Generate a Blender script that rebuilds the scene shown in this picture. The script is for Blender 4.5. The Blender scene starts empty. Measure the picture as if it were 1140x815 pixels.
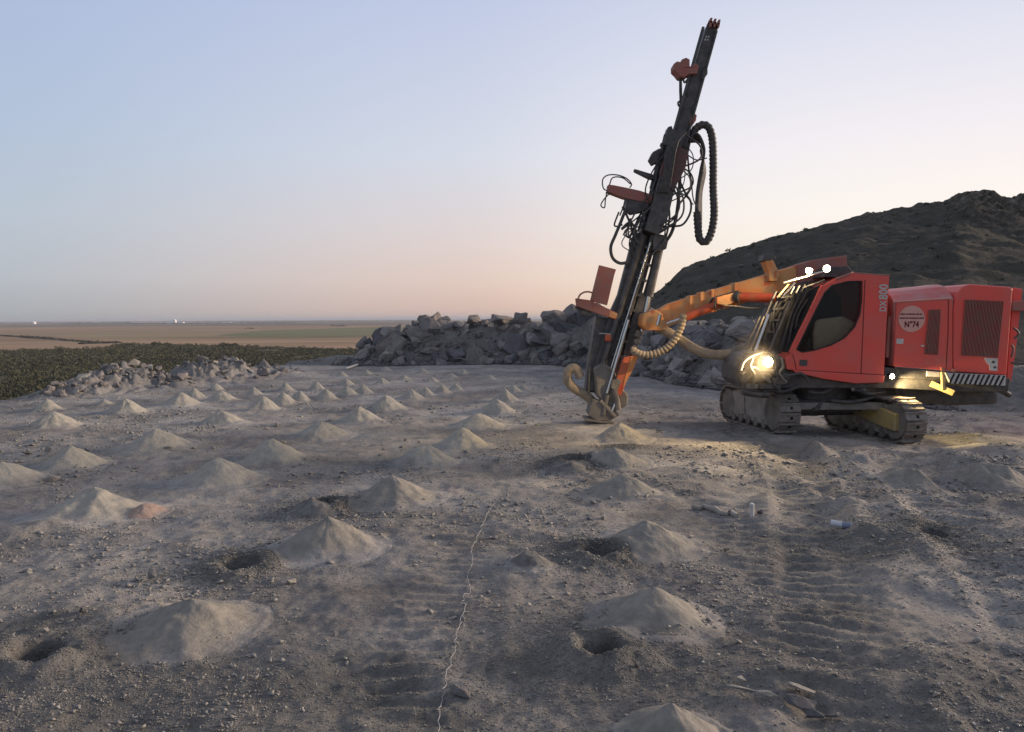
import bpy, bmesh, math, random
import numpy as np
from mathutils import Vector, Matrix
from mathutils.geometry import tessellate_polygon

random.seed(7); rng = np.random.default_rng(7)
R = math.radians
scene = bpy.context.scene
col = scene.collection

# ------------------------------------------------------------------ camera
F = 860.0; CX, CY = 570.0, 407.5; CAMZ = 2.0
PITCH = math.atan((CY-354.3)/F); ROLL = R(0.31)
cam_d = bpy.data.cameras.new('camera'); cam = bpy.data.objects.new('camera', cam_d); col.objects.link(cam)
cam_d.sensor_width = 36; cam_d.lens = F/1140*36; cam_d.clip_start = 0.05; cam_d.clip_end = 80000
cam.location = (0, 0, CAMZ)
cam_rot = Matrix.Rotation(math.pi/2-PITCH, 4, 'X') @ Matrix.Rotation(-ROLL, 4, 'Z')
cam.rotation_euler = cam_rot.to_euler()
scene.camera = cam
# ------------------------------------------------------------------ world
SUN_AZ = R(42); SUN_EL = R(7)          # azimuth clockwise from +Y
w = bpy.data.worlds.new('World'); scene.world = w; w.use_nodes = True
nt = w.node_tree; nt.nodes.clear()
def N(t, **k):
    n = nt.nodes.new(t)
    for a, b in k.items(): setattr(n, a, b)
    return n
def srgb(r, g, b):
    f = lambda c: (c/255/12.92) if c/255 <= .04045 else ((c/255+.055)/1.055)**2.4
    return (f(r), f(g), f(b), 1)
def ramp(n, stops):
    cr = n.color_ramp
    while len(cr.elements) > 1: cr.elements.remove(cr.elements[-1])
    cr.elements[0].position = stops[0][0]; cr.elements[0].color = stops[0][1]
    for p, c in stops[1:]:
        e = cr.elements.new(p); e.color = c
tc = N('ShaderNodeTexCoord'); sep = N('ShaderNodeSeparateXYZ'); nt.links.new(tc.outputs['Generated'], sep.inputs[0])
flat = N('ShaderNodeVectorMath', operation='MULTIPLY'); flat.inputs[1].default_value = (1, 1, 0)
nt.links.new(tc.outputs['Generated'], flat.inputs[0])
nrm = N('ShaderNodeVectorMath', operation='NORMALIZE'); nt.links.new(flat.outputs[0], nrm.inputs[0])
dot = N('ShaderNodeVectorMath', operation='DOT_PRODUCT'); dot.inputs[1].default_value = (math.sin(SUN_AZ), math.cos(SUN_AZ), 0)
nt.links.new(nrm.outputs[0], dot.inputs[0])
def zramp(stops):
    n = N('ShaderNodeValToRGB'); ramp(n, stops); nt.links.new(sep.outputs['Z'], n.inputs[0]); return n
cool = zramp([(0, srgb(160,167,172)), (.015, srgb(170,177,183)), (.05, srgb(182,190,199)), (.12, srgb(184,197,211)), (.22, srgb(177,194,218)), (.38, srgb(170,187,222)), (.7, srgb(166,174,196)), (1, srgb(160,167,186))])
mid = zramp([(0, srgb(206,178,168)), (.012, srgb(222,190,176)), (.05, srgb(232,206,193)), (.10, srgb(230,214,210)), (.2, srgb(218,222,233)), (.38, srgb(195,204,231)), (.7, srgb(166,174,196)), (1, srgb(160,167,186))])
warm = zramp([(0, srgb(255,228,185)), (.05, srgb(254,240,222)), (.12, srgb(253,247,240)), (.2, srgb(245,240,244)), (.3, srgb(226,228,241)), (.42, srgb(200,208,232)), (.7, srgb(166,174,196)), (1, srgb(160,167,186))])
def mr(a, b):
    n = N('ShaderNodeMapRange', interpolation_type='SMOOTHSTEP'); n.inputs[1].default_value = a; n.inputs[2].default_value = b
    nt.links.new(dot.outputs['Value'], n.inputs[0]); return n
m1 = N('ShaderNodeMixRGB'); m2 = N('ShaderNodeMixRGB')
a1, a2 = mr(.15, .86), mr(.68, .97)
nt.links.new(a1.outputs[0], m1.inputs[0]); nt.links.new(cool.outputs[0], m1.inputs[1]); nt.links.new(mid.outputs[0], m1.inputs[2])
nt.links.new(a2.outputs[0], m2.inputs[0]); nt.links.new(m1.outputs[0], m2.inputs[1]); nt.links.new(warm.outputs[0], m2.inputs[2])
bgA = N('ShaderNodeBackground'); bgA.inputs[1].default_value = 1.10; nt.links.new(m2.outputs[0], bgA.inputs[0])
sky = N('ShaderNodeTexSky', sky_type='NISHITA', sun_disc=False); sky.sun_elevation = R(1.0); sky.sun_rotation = SUN_AZ
sky.dust_density = 2
bgB = N('ShaderNodeBackground'); bgB.inputs[1].default_value = .05; nt.links.new(sky.outputs[0], bgB.inputs[0])
ms = N('ShaderNodeMixShader'); ms.inputs[0].default_value = .1
nt.links.new(bgA.outputs[0], ms.inputs[1]); nt.links.new(bgB.outputs[0], ms.inputs[2])
out = N('ShaderNodeOutputWorld'); nt.links.new(ms.outputs[0], out.inputs[0])
# afterglow beyond the hill: one soft low warm sun
sl = bpy.data.lights.new('sun', 'SUN'); sl.energy = 5.0; sl.angle = R(16); sl.color = (1, .80, .62)
so = bpy.data.objects.new('sun', sl); col.objects.link(so)
SA2 = R(72); SE2 = R(10.5)
so.rotation_euler = Vector((-math.sin(SA2)*math.cos(SE2), -math.cos(SA2)*math.cos(SE2), -math.sin(SE2))).to_track_quat('-Z', 'Y').to_euler()
vs = scene.view_settings; vs.view_transform = 'Standard'; vs.look = 'None'; vs.exposure = 0; vs.gamma = 1; vs.use_curve_mapping = False

# ------------------------------------------------------------------ geometry helpers
def P(u, v, Y):
    """point of the place seen at photo position (u, v), at world depth Y"""
    d = cam_rot.to_3x3() @ Vector(((u-CX)/F, -(v-CY)/F, -1))
    return Vector((0, 0, CAMZ)) + d*(Y/d.y)
def G(u, v, z=0):
    d = cam_rot.to_3x3() @ Vector(((u-CX)/F, -(v-CY)/F, -1))
    return Vector((0, 0, CAMZ)) + d*((z-CAMZ)/d.z)
def tag(o, label=None, cat=None, group=None, kind=None):
    if label: o['label'] = label
    if cat: o['category'] = cat
    if group: o['group'] = group
    if kind: o['kind'] = kind
    return o
def root_of(o):
    p = Vector((0, 0, 0))
    while o is not None: p += o.location; o = o.parent
    return p
def link_mesh(name, me, mat, parent=None, loc=None):
    o = bpy.data.objects.new(name, me); col.objects.link(o)
    if mat is not None:
        for m in (mat if isinstance(mat, (list, tuple)) else [mat]): me.materials.append(m)
    if parent is not None: o.parent = parent
    if loc is not None: o.location = loc
    return o
class MB:
    def __init__(s): s.v = []; s.f = []; s.smooth = []
    def add(s, vs_, fs, smooth=False):
        b = len(s.v); s.v += [Vector(x) for x in vs_]
        s.f += [tuple(i+b for i in f) for f in fs]; s.smooth += [smooth]*len(fs); return s
    def box(s, c, size, rot=None):
        h = Vector(size)/2; vs_ = []
        for x in (-1, 1):
            for y in (-1, 1):
                for z in (-1, 1):
                    p = Vector((x*h.x, y*h.y, z*h.z))
                    if rot is not None: p = rot @ p
                    vs_.append(Vector(c)+p)
        return s.add(vs_, [(0,1,3,2),(4,6,7,5),(0,4,5,1),(2,3,7,6),(0,2,6,4),(1,5,7,3)])
    def beam(s, p, q, w_, h_, up=(0, 1, 0)):
        p, q = Vector(p), Vector(q); a = (q-p).normalized(); b = a.cross(Vector(up)).normalized(); c = a.cross(b)
        vs_ = [x+b*i*w_/2+c*j*h_/2 for x in (p, q) for i, j in ((-1,-1),(1,-1),(1,1),(-1,1))]
        return s.add(vs_, [(0,1,2,3),(7,6,5,4),(0,4,5,1),(1,5,6,2),(2,6,7,3),(3,7,4,0)])
    def poly(s, front, back):
        n = len(front); fr = [Vector(x) for x in front]
        tri = tessellate_polygon([fr])
        fs = [tuple(t) for t in tri] + [tuple(n+i for i in reversed(t)) for t in tri]
        fs += [(i, (i+1) % n, n+(i+1) % n, n+i) for i in range(n)]
        return s.add(fr+[Vector(x) for x in back], fs)
    def prism(s, px, Y0, Y1):
        fr = [P(u, v, Y0) for u, v in px]
        return s.poly(fr, [Vector((p.x, Y1, p.z)) for p in fr])
    def loft(s, secs, smooth=False, caps=True):
        n = len(secs[0]); vs_ = [Vector(p) for q in secs for p in q]; fs = []
        for k in range(len(secs)-1):
            for i in range(n):
                j = (i+1) % n; fs.append((k*n+i, k*n+j, (k+1)*n+j, (k+1)*n+i))
        s.add(vs_, fs, smooth)
        if caps:
            s.add(secs[0], [tuple(range(n))[::-1]]); s.add(secs[-1], [tuple(range(n))])
        return s
    def tube(s, pts, r, seg=8, smooth=True, caps=True):
        pts = [Vector(p) for p in pts]; n = len(pts); rs = r if isinstance(r, (list, tuple)) else [r]*n
        t0 = (pts[1]-pts[0]).normalized(); a = t0.orthogonal().normalized(); secs = []
        for i in range(n):
            t = (pts[min(i+1, n-1)]-pts[max(i-1, 0)]).normalized()
            a = (a-t*a.dot(t)).normalized(); b = t.cross(a)
            secs.append([pts[i]+(a*math.cos(2*math.pi*k/seg)+b*math.sin(2*math.pi*k/seg))*rs[i] for k in range(seg)])
        return s.loft(secs, smooth, caps)
    def build(s, name, mat, parent=None, loc=None, bevel=0):
        off = root_of(parent) if parent is not None else Vector((0, 0, 0))
        if loc is not None: off = off+Vector(loc)
        me = bpy.data.meshes.new(name); me.from_pydata([tuple(x-off) for x in s.v], [], s.f)
        me.polygons.foreach_set('use_smooth', s.smooth); me.validate()
        bm = bmesh.new(); bm.from_mesh(me); bmesh.ops.recalc_face_normals(bm, faces=bm.faces); bm.to_mesh(me); bm.free()
        o = link_mesh(name, me, mat, parent, loc)
        if bevel:
            m = o.modifiers.new('bevel', 'BEVEL'); m.width = bevel; m.segments = 2; m.limit_method = 'ANGLE'; m.angle_limit = R(40)
        return o
def spline(pts, n=8):
    pts = [Vector(p) for p in pts]; q = [pts[0]*2-pts[1]]+pts+[pts[-1]*2-pts[-2]]; o = []
    for i in range(1, len(q)-2):
        for k in range(n):
            t = k/n; a, b, c, d = q[i-1], q[i], q[i+1], q[i+2]
            o.append(.5*((2*b)+(c-a)*t+(2*a-5*b+4*c-d)*t*t+(-a+3*b-3*c+d)*t**3))
    o.append(pts[-1]); return o
def hose(px, Y, r, n=8, Y2=None, seg=8):
    Y2 = Y if Y2 is None else Y2; m = MB(); k = len(px)-1
    m.tube(spline([P(u, v, Y+(Y2-Y)*i/k) for i, (u, v) in enumerate(px)], n), r, seg); return m
def ribbed(px, Y, r, Y2=None, n=12, amp=.16, per=2):
    Y2 = Y if Y2 is None else Y2; k = len(px)-1
    pts = spline([P(u, v, Y+(Y2-Y)*i/k) for i, (u, v) in enumerate(px)], n)
    L = [0]
    for i in range(1, len(pts)): L.append(L[-1]+(pts[i]-pts[i-1]).length)
    tot = L[-1]; cnt = int(tot/(r*.26)); out_ = []; rs = []; j = 0
    for i in range(cnt+1):
        d = tot*i/cnt
        while j < len(L)-2 and L[j+1] < d: j += 1
        t = (d-L[j])/max(L[j+1]-L[j], 1e-6); out_.append(pts[j].lerp(pts[j+1], t)); rs.append(r*(1+amp*(1 if (i//per) % 2 else -1)))
    m = MB(); m.tube(out_, rs, 10); return m

# value noise
def _h(ix, iy, s):
    n = (ix.astype(np.int64)*374761393+iy.astype(np.int64)*668265263+s*974634777) & 0xffffffff
    n = ((n ^ (n >> 13))*1274126177) & 0xffffffff
    return ((n ^ (n >> 16)) & 0xffff)/65535.0
def vn(x, y, s=0):
    x = np.asarray(x, float); y = np.asarray(y, float)
    ix = np.floor(x); iy = np.floor(y); fx = x-ix; fy = y-iy; fx = fx*fx*(3-2*fx); fy = fy*fy*(3-2*fy)
    a = _h(ix, iy, s); b = _h(ix+1, iy, s); c = _h(ix, iy+1, s); d = _h(ix+1, iy+1, s)
    return (a+(b-a)*fx)+((c+(d-c)*fx)-(a+(b-a)*fx))*fy-.5
def fbm(x, y, o=4, s=0, g=.5):
    r = 0; a = 1
    for i in range(o): r = r+a*vn(x*2**i+i*17.3, y*2**i-i*9.1, s+i); a *= g
    return r
def sst(x, a, b):
    t = np.clip((x-a)/(b-a), 0, 1); return t*t*(3-2*t)

# ------------------------------------------------------------------ materials
def mat(name, base=(.5,.5,.5), c2=None, scale=4, rough=.8, metal=0, bump=0, bscale=30, emit=None, det=6, thr=(.35,.65), dist=.02, c3=None, spec=.3, alpha=None, trans=0):
    m = bpy.data.materials.new(name); m.use_nodes = True; t = m.node_tree; b = t.nodes['Principled BSDF']
    b.inputs['Roughness'].default_value = rough; b.inputs['Metallic'].default_value = metal
    b.inputs['Specular IOR Level'].default_value = spec
    b.inputs['Base Color'].default_value = (*base, 1)
    tcn = t.nodes.new('ShaderNodeTexCoord')
    if c2 is not None:
        n = t.nodes.new('ShaderNodeTexNoise'); n.inputs['Scale'].default_value = scale; n.inputs['Detail'].default_value = det; n.inputs['Roughness'].default_value = .6
        t.links.new(tcn.outputs['Object'], n.inputs['Vector'])
        r = t.nodes.new('ShaderNodeValToRGB'); st = [(thr[0], (*base, 1)), (thr[1], (*c2, 1))]
        if c3 is not None: st.append((min(thr[1]+.12, 1), (*c3, 1)))
        ramp(r, st); t.links.new(n.outputs[0], r.inputs[0]); t.links.new(r.outputs[0], b.inputs['Base Color'])
    if bump:
        n2 = t.nodes.new('ShaderNodeTexNoise'); n2.inputs['Scale'].default_value = bscale; n2.inputs['Detail'].default_value = 8
        n2.inputs['Roughness'].default_value = .65
        t.links.new(tcn.outputs['Object'], n2.inputs['Vector'])
        bp = t.nodes.new('ShaderNodeBump'); bp.inputs['Strength'].default_value = bump; bp.inputs['Distance'].default_value = dist
        t.links.new(n2.outputs[0], bp.inputs['Height']); t.links.new(bp.outputs[0], b.inputs['Normal'])
    if emit:
        b.inputs['Emission Color'].default_value = (*emit[0], 1); b.inputs['Emission Strength'].default_value = emit[1]
    if trans: b.inputs['Transmission Weight'].default_value = trans
    return m
M = {}
M['red'] = mat('red_paint', (.68,.075,.052), (.58,.10,.075), 2.2, .42, bump=.08, bscale=60, spec=.45, c3=(.50,.16,.125))
M['redhood_skylit'] = mat('red_hood_paint_skylit', (.52,.12,.10), (.46,.22,.20), 3, .45, spec=.4)  # paler than the body: sky light on the roof put into the colour
M['dullred'] = mat('dusty_red_paint', (.34,.11,.085), (.27,.14,.115), 6, .7, bump=.2)
M['orange'] = mat('dusty_red_paint_lamplit_orange', (.64,.23,.075), (.54,.30,.13), 4, .65, bump=.15, thr=(.42,.58), c3=(.46,.09,.04))  # red boom paint: dust plus warm lamplight put into the colour
M['orangered'] = mat('orange_red_cylinder_paint', (.52,.075,.03), (.45,.13,.06), 5, .5, bump=.1)
M['steel'] = mat('dark_greasy_steel', (.062,.058,.058), (.12,.108,.10), 7, .55, metal=.3, bump=.3, bscale=40)
M['dusty'] = mat('dust_covered_steel', (.13,.115,.10), (.22,.195,.165), 5, .9, bump=.4, bscale=35)
M['pale'] = mat('pale_dusty_plate', (.33,.30,.26), (.24,.21,.18), 6, .9, bump=.25)
M['chrome'] = mat('bright_steel_rod', (.55,.53,.50), None, rough=.22, metal=1)
M['deadred'] = mat('grimy_red_paint', (.15,.07,.06), (.09,.07,.066), 9, .8, bump=.3)
M['rubber'] = mat('black_rubber_hose', (.045,.043,.042), (.09,.083,.076), 12, .6, bump=.2)
M['dusthose'] = mat('dusty_tan_hose', (.36,.28,.19), (.26,.20,.14), 10, .85, bump=.3, bscale=50)
M['shoe'] = mat('worn_track_steel', (.27,.235,.205), (.16,.138,.12), 14, .65, metal=.35, bump=.3)
M['black'] = mat('black_void', (.012,.012,.012), None, rough=.8)
M['glass'] = mat('dark_cab_glass', (.015,.014,.014), None, rough=.06, spec=.6)
M['seat_reflection'] = mat('tan_seat_reflection', (.50,.40,.26), (.42,.34,.22), 8, .9)  # tan of the ground's window reflection put into the seat colour
M['louver'] = mat('dark_red_louver', (.16,.022,.02), (.11,.03,.025), 10, .7)
M['white'] = mat('faded_white_paint', (.52,.50,.47), (.40,.38,.36), 20, .7)
M['blackp'] = mat('black_paint', (.02,.02,.02), None, rough=.6)
M['sticker'] = mat('faded_pink_sticker', (.62,.34,.28), (.58,.30,.25), 5, .6)
M['ink'] = mat('dark_red_ink', (.10,.012,.012), None, rough=.7)
M['lamplit_yellow'] = mat('dusty_paint_lamplit_yellow', (.42,.30,.11), (.30,.23,.12), 5, .7, bump=.2)  # dusty frame and step parts, yellow lamplight put into the colour
M['lamp'] = mat('lit_lamp_lens', (1,.9,.6), None, emit=((1,.84,.50), 60))
M['bar'] = mat('polished_roof_rail', (.7,.62,.5), None, rough=.25, metal=1)
M['rock'] = mat('broken_grey_rock', (.165,.158,.156), (.235,.222,.215), 1.6, .95, bump=.6, bscale=9, dist=.05, c3=(.30,.265,.235))
M['rock_pale'] = mat('pale_dusty_stone', (.33,.31,.28), (.25,.235,.215), 6, .95, bump=.5, bscale=20)
M['rock_dark'] = mat('dark_blue_grey_stone', (.09,.088,.09), (.14,.13,.13), 3, .95, bump=.5, bscale=12, dist=.03)
M['rubble'] = mat('rubble_fines', (.155,.135,.12), (.21,.19,.17), 2.5, .97, bump=.8, bscale=5, dist=.12)
M['pebble'] = mat('mixed_gravel', (.16,.153,.143), (.30,.285,.262), 40, .95)
M['pebbledark'] = mat('dark_cuttings_gravel', (.11,.103,.095), (.24,.225,.20), 60, .95)
M['leaf'] = mat('dark_olive_scrub', (.055,.056,.032), (.095,.088,.05), .03, .95)
M['leaf2'] = mat('hillside_shrub_leaves', (.070,.068,.052), (.10,.092,.072), .1, .95)
M['drybush'] = mat('dry_brown_stems', (.20,.13,.075), (.13,.095,.06), 3, .95)
M['cord'] = mat('white_plastic_cord', (.31,.30,.29), None, rough=.6)
M['plastic'] = mat('clear_white_bottle_plastic', (.50,.51,.52), None, rough=.25, spec=.6)
M['blue'] = mat('blue_bottle_label', (.20,.23,.29), None, rough=.5)
M['wall'] = mat('white_farm_wall', (.75,.73,.70), None, rough=.8)
M['pile'] = mat('fine_drill_cuttings', (.225,.205,.18), (.275,.25,.215), 3.0, .97, bump=.55, bscale=70, dist=.012)
M['piledark'] = mat('damp_dark_cuttings', (.125,.117,.11), (.18,.165,.15), 5.0, .97, bump=.7, bscale=50, dist=.02)
M['dump'] = mat('pink_tan_cuttings', (.33,.235,.19), (.28,.23,.19), 3, .97, bump=.4, bscale=60, dist=.01)

# ground material: dust, darker gravelly patches, fine grain; "dark" attribute marks spread dark cuttings and painted foreground shading
def ground_mat(name='quarry_floor_dust', ca=(.115,.109,.10,1), cb=(.20,.19,.172,1)):
    m = bpy.data.materials.new(name); m.use_nodes = True; t = m.node_tree; b = t.nodes['Principled BSDF']
    L = t.links.new
    b.inputs['Roughness'].default_value = .96; b.inputs['Specular IOR Level'].default_value = .15
    tcn = t.nodes.new('ShaderNodeNewGeometry')
    def noise(s, d=6, r=.6, sc=(1,1,1)):
        mp = t.nodes.new('ShaderNodeMapping'); mp.inputs['Scale'].default_value = sc; L(tcn.outputs['Position'], mp.inputs[0])
        n = t.nodes.new('ShaderNodeTexNoise'); n.inputs['Scale'].default_value = s; n.inputs['Detail'].default_value = d; n.inputs['Roughness'].default_value = r
        L(mp.outputs[0], n.inputs['Vector']); return n
    def rmp(n, st):
        r = t.nodes.new('ShaderNodeValToRGB'); ramp(r, st); L(n.outputs[0], r.inputs[0]); return r
    def mix(f, a, c, bt='MIX'):
        x = t.nodes.new('ShaderNodeMixRGB'); x.blend_type = bt
        if isinstance(f, float): x.inputs[0].default_value = f
        else: L(f, x.inputs[0])
        for i, q in ((1, a), (2, c)):
            if isinstance(q, tuple): x.inputs[i].default_value = q
            else: L(q, x.inputs[i])
        return x.outputs[0]
    big = rmp(noise(.42, 5), [(.38, (.190,.184,.178,1)), (.5, (.262,.252,.240,1)), (.61, (.34,.325,.305,1))])
    medn = noise(2.6, 8, .7)
    med = rmp(medn, [(.3, (.55,.55,.56,1)), (.5, (1,1,1,1)), (.7, (1.25,1.22,1.18,1))])
    fine = rmp(noise(38, 4, .7), [(.3, (.62,.62,.63,1)), (.5, (1,1,1,1)), (.68, (1.3,1.28,1.26,1))])
    c = mix(.75, big.outputs[0], med.outputs[0], 'MULTIPLY'); c = mix(.8, c, fine.outputs[0], 'MULTIPLY')
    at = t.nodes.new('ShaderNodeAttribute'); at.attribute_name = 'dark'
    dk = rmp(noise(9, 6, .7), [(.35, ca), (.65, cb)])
    st = t.nodes.new('ShaderNodeAttribute'); st.attribute_name = 'stain_shade'
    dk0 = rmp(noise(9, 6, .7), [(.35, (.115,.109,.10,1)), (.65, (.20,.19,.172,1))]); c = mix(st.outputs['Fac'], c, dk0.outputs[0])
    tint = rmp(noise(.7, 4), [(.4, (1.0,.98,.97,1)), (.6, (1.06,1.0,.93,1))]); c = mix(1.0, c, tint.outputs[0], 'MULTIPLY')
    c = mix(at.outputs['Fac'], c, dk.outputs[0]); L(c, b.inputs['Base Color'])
    n1 = noise(6, 8, .75); n2 = noise(45, 5, .7)
    vo = t.nodes.new('ShaderNodeTexVoronoi'); vo.inputs['Scale'].default_value = 28; L(tcn.outputs['Position'], vo.inputs['Vector'])
    def bumpn(h, s, d, prev=None):
        bp = t.nodes.new('ShaderNodeBump'); bp.inputs['Strength'].default_value = s; bp.inputs['Distance'].default_value = d
        L(h, bp.inputs['Height'])
        if prev: L(prev.outputs[0], bp.inputs['Normal'])
        return bp
    b1 = bumpn(n1.outputs[0], .8, .06); b2 = bumpn(n2.outputs[0], .8, .016, b1); b3 = bumpn(vo.outputs['Distance'], .35, .012, b2)
    b3.invert = True
    if name != 'quarry_floor_dust': b1.inputs[0].default_value = .35; b2.inputs[0].default_value = .5; b3.inputs[0].default_value = .15
    L(b3.outputs[0], b.inputs['Normal'])
    return m
M['ground'] = ground_mat()
M['pile'] = ground_mat('fine_drill_cuttings', (.29,.265,.222,1), (.37,.34,.285,1))
M['pilemid'] = ground_mat('coarse_brown_cuttings', (.19,.174,.15,1), (.28,.257,.22,1))
M['piledark'] = ground_mat('damp_dark_cuttings', (.10,.094,.088,1), (.20,.188,.17,1))
M['dump'] = ground_mat('pink_tan_cuttings', (.33,.225,.18,1), (.36,.27,.22,1))

# ------------------------------------------------------------------ bench height field
def px_path(lst): return np.array([[*G(u, v).xy] for u, v in lst])
def seg_dist(x, y, path, half=False):
    best = np.full(np.shape(x), 1e9); side = np.zeros(np.shape(x)); arc = np.zeros(np.shape(x)); L = 0
    for a, b in zip(path[:-1], path[1:]):
        d = b-a; l = math.hypot(*d); t = np.clip(((x-a[0])*d[0]+(y-a[1])*d[1])/l**2, 0, 1)
        ex = x-a[0]-t*d[0]; ey = y-a[1]-t*d[1]; dd = np.hypot(ex, ey)
        m_ = dd < best; best = np.where(m_, dd, best); side = np.where(m_, np.sign(d[0]*ey-d[1]*ex), side)
        arc = np.where(m_, L+t*l, arc); L += l
    return best, side, arc
WALL = px_path([(368,406),(402,406),(430,406),(500,405),(570,406),(640,409),(700,415),(745,425),(800,431),(860,434),(930,440),(1010,446),(1100,452),(1250,458)])
_wl = [0]
for a, b in zip(WALL[:-1], WALL[1:]): _wl.append(_wl[-1]+math.hypot(*(b-a)))
WH = [.2,.85,1.15,1.8,1.75,1.95,1.75,1.65,1.6,1.5,1.3,1.0,.9,.9]
RUTS = [px_path([(872,492),(900,560),(912,620),(925,690),(945,760),(970,830)]), px_path([(985,505),(1040,560),(1110,640),(1200,730)]),
        px_path([(700,455),(790,470),(880,500),(960,560)])]
FAINT = [px_path([(440,820),(455,760),(475,690),(520,600)]), px_path([(800,560),(860,640),(900,740),(930,820)])]
BUMPS = [(1100,520,.75,.17),(1050,512,.5,.1),(865,512,.55,.10),(640,516,.42,.10),(905,503,.4,.08),(955,520,.3,.09),(1130,500,.8,.22),(1010,560,.7,.08),
         (360,566,.40,.07),(450,513,.45,.06),(35,590,.5,.08),(900,760,.22,.07),(985,770,.3,.08),(575,640,.5,.05),(120,700,.6,.05),(1085,590,.6,.07)]
DARKM = [(640,518,.6),(362,566,.5),(600,765,.9),(660,620,.7),(640,735,.8),(90,750,.7),(35,712,.45),(270,640,.45),(690,497,.5),(920,610,1.0),(900,680,.7),(880,740,.6),(300,795,1.0),(90,800,.8),(560,790,1.0),(180,770,.7),(420,770,.6),(760,760,.5),(1090,790,.7)]  # dark cuttings; nearest patches also put foreground light fall-off into the colour
HOLES = [(670,734,.125,.085),(42,741,.14,.09),(268,636,.15,.085),(666,622,.15,.075),(640,519,.13,.06),(362,566,.13,.06),(1040,600,.12,.03)]
HC = [(*G(u, v).xy, r, h) for u, v, r, h in HOLES]
BERM = [(110,434,1.3,.62),(140,432,1.0,.50),(170,430,.8,.38),(212,424,1.1,.68),(238,424,1.1,.55),(265,422,1.2,.30),(75,440,.8,.3),(300,418,1.2,.3),(195,430,.8,.35)]
def bench(x, y, fine=True):
    x = np.asarray(x, float); y = np.asarray(y, float)
    h = .10*fbm(x*.22, y*.22, 2, 3)+.05*fbm(x*.9, y*.9, 3, 11)
    if fine: h = h+.030*fbm(x*4.2, y*4.2, 4, 21, .6)*sst(y, 60, 10)
    rough = sst(x, 1.0, 3.5)*sst(y, 22, 10)
    h = h+rough*.08*fbm(x*1.7+3, y*2.3, 4, 31)
    h = h-.045*np.clip(x-4.6, 0, 3)*sst(y, 8, 12)
    for k, rp in enumerate(RUTS):
        d, s, arc = seg_dist(x, y, rp); wd = .30
        h = h-.03*sst(d, wd+.12, wd-.08)*(1+vn(x*1.5, y*1.5, 6))+.06*np.exp(-((d-wd-.12)/.12)**2)*np.clip(vn(x*1.1, y*1.1, 5)*2.2+.3*fbm(x*5, y*5, 3, 15), 0, 1)
        h = h+.012*sst(d, wd+.05, wd-.06)*np.clip(np.sin((arc+.03*vn(x*4, y*4, 9))*2*math.pi/.19)*2.2, -1, 1)*(.55+.9*vn(x*.9, y*.9, 10))
    for rp in FAINT:
        d, s, arc = seg_dist(x, y, rp); h = h+.022*sst(d, .26, .18)*np.sin(arc*2*math.pi/.16)*(vn(x*2, y*2, 8)+.5)
    for u, v, r, a in BUMPS:
        c = G(u, v); q = ((x-c.x)**2+(y-c.y)**2)/r**2; h = h+a*np.exp(-q*1.6)*(1+.6*fbm(x*3, y*3, 3, 41))
    for cx, cy, r, a in HC:
        d = np.hypot(x-cx, y-cy)*(1+.14*vn(x*7, y*7, 77))
        h = np.where(d < r*3.2, h*sst(d, 0, r*3.2), h)
        h = h+a*np.exp(-((d-r*1.35)/(r*1.0))**2)*(1+.7*fbm(x*7, y*7, 3, 47))-(.17)*sst(d, r*1.05, r*.7)
    for u, v, r, a in BERM:
        c = G(u, v); q = ((x-c.x)**2+((y-c.y)*.8)**2)/r**2; h = h+.36*a*np.exp(-(q*1.3)**1.5)*(1+.6*fbm(x*1.6, y*1.6, 4, 51))+.30*np.exp(-q*1.2)*np.abs(fbm(x*2.2, y*2.2, 5, 55, .6))
    # rock wall core
    d, s, arc = seg_dist(x, y, WALL); d = d*s
    hh = np.interp(arc, _wl, WH)
    prof = np.where(d < 2.6, sst(d, -.2, 2.6), sst(d, 10, 4.0))
    h = h+hh*prof*(d > -.2)*(1+.25*fbm(x*.8, y*.8, 3, 61))
    # bench edge, slope down to the plain
    xe = -13.6+(y-19.2)*.24+.9*vn(y*.35, y*0, 71)
    ed = np.maximum(xe-x, 0)
    ed = np.maximum(ed, np.where(x < 30, np.clip(y-46, 0, None)*sst(x, 34, 14), 0))
    h = h-np.minimum(ed*.75, 27)+np.where(ed > .5, .8*fbm(x*.5, y*.5, 4, 81), 0)*np.minimum(ed, 3)/3
    return h
def dark_at(x, y):
    k = np.zeros(np.shape(x))
    for cx, cy, r, a in HC:
        d = np.hypot(x-cx, y-cy); k = np.maximum(k, sst(d, r*3.6, r*1.2)*sst(d, r*.5, r*.9))
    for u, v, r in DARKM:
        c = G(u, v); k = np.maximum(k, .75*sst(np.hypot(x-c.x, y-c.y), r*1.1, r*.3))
    k = np.maximum(k, .45*sst(seg_dist(x, y, RUTS[0])[0], .6, .1))
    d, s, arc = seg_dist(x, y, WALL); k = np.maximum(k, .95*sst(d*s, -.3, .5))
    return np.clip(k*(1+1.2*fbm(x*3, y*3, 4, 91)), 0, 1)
def gz(x, y): return float(bench(np.array([x]), np.array([y]))[0])
def on(u, v, it=4):
    p = G(u, v)
    for _ in range(it): p = G(u, v, gz(p.x, p.y))
    p.z = gz(p.x, p.y); return p
def grid_mesh(name, X, Y, Z, m, kind=None, attr=None, smooth=True):
    r, c = X.shape; v = np.stack([X, Y, Z], -1).reshape(-1, 3)
    i = np.arange(r*c).reshape(r, c); q = np.stack([i[:-1,:-1], i[:-1,1:], i[1:,1:], i[1:,:-1]], -1).reshape(-1, 4)
    return np_mesh(name, v, q, m, kind, attr, smooth)
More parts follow.
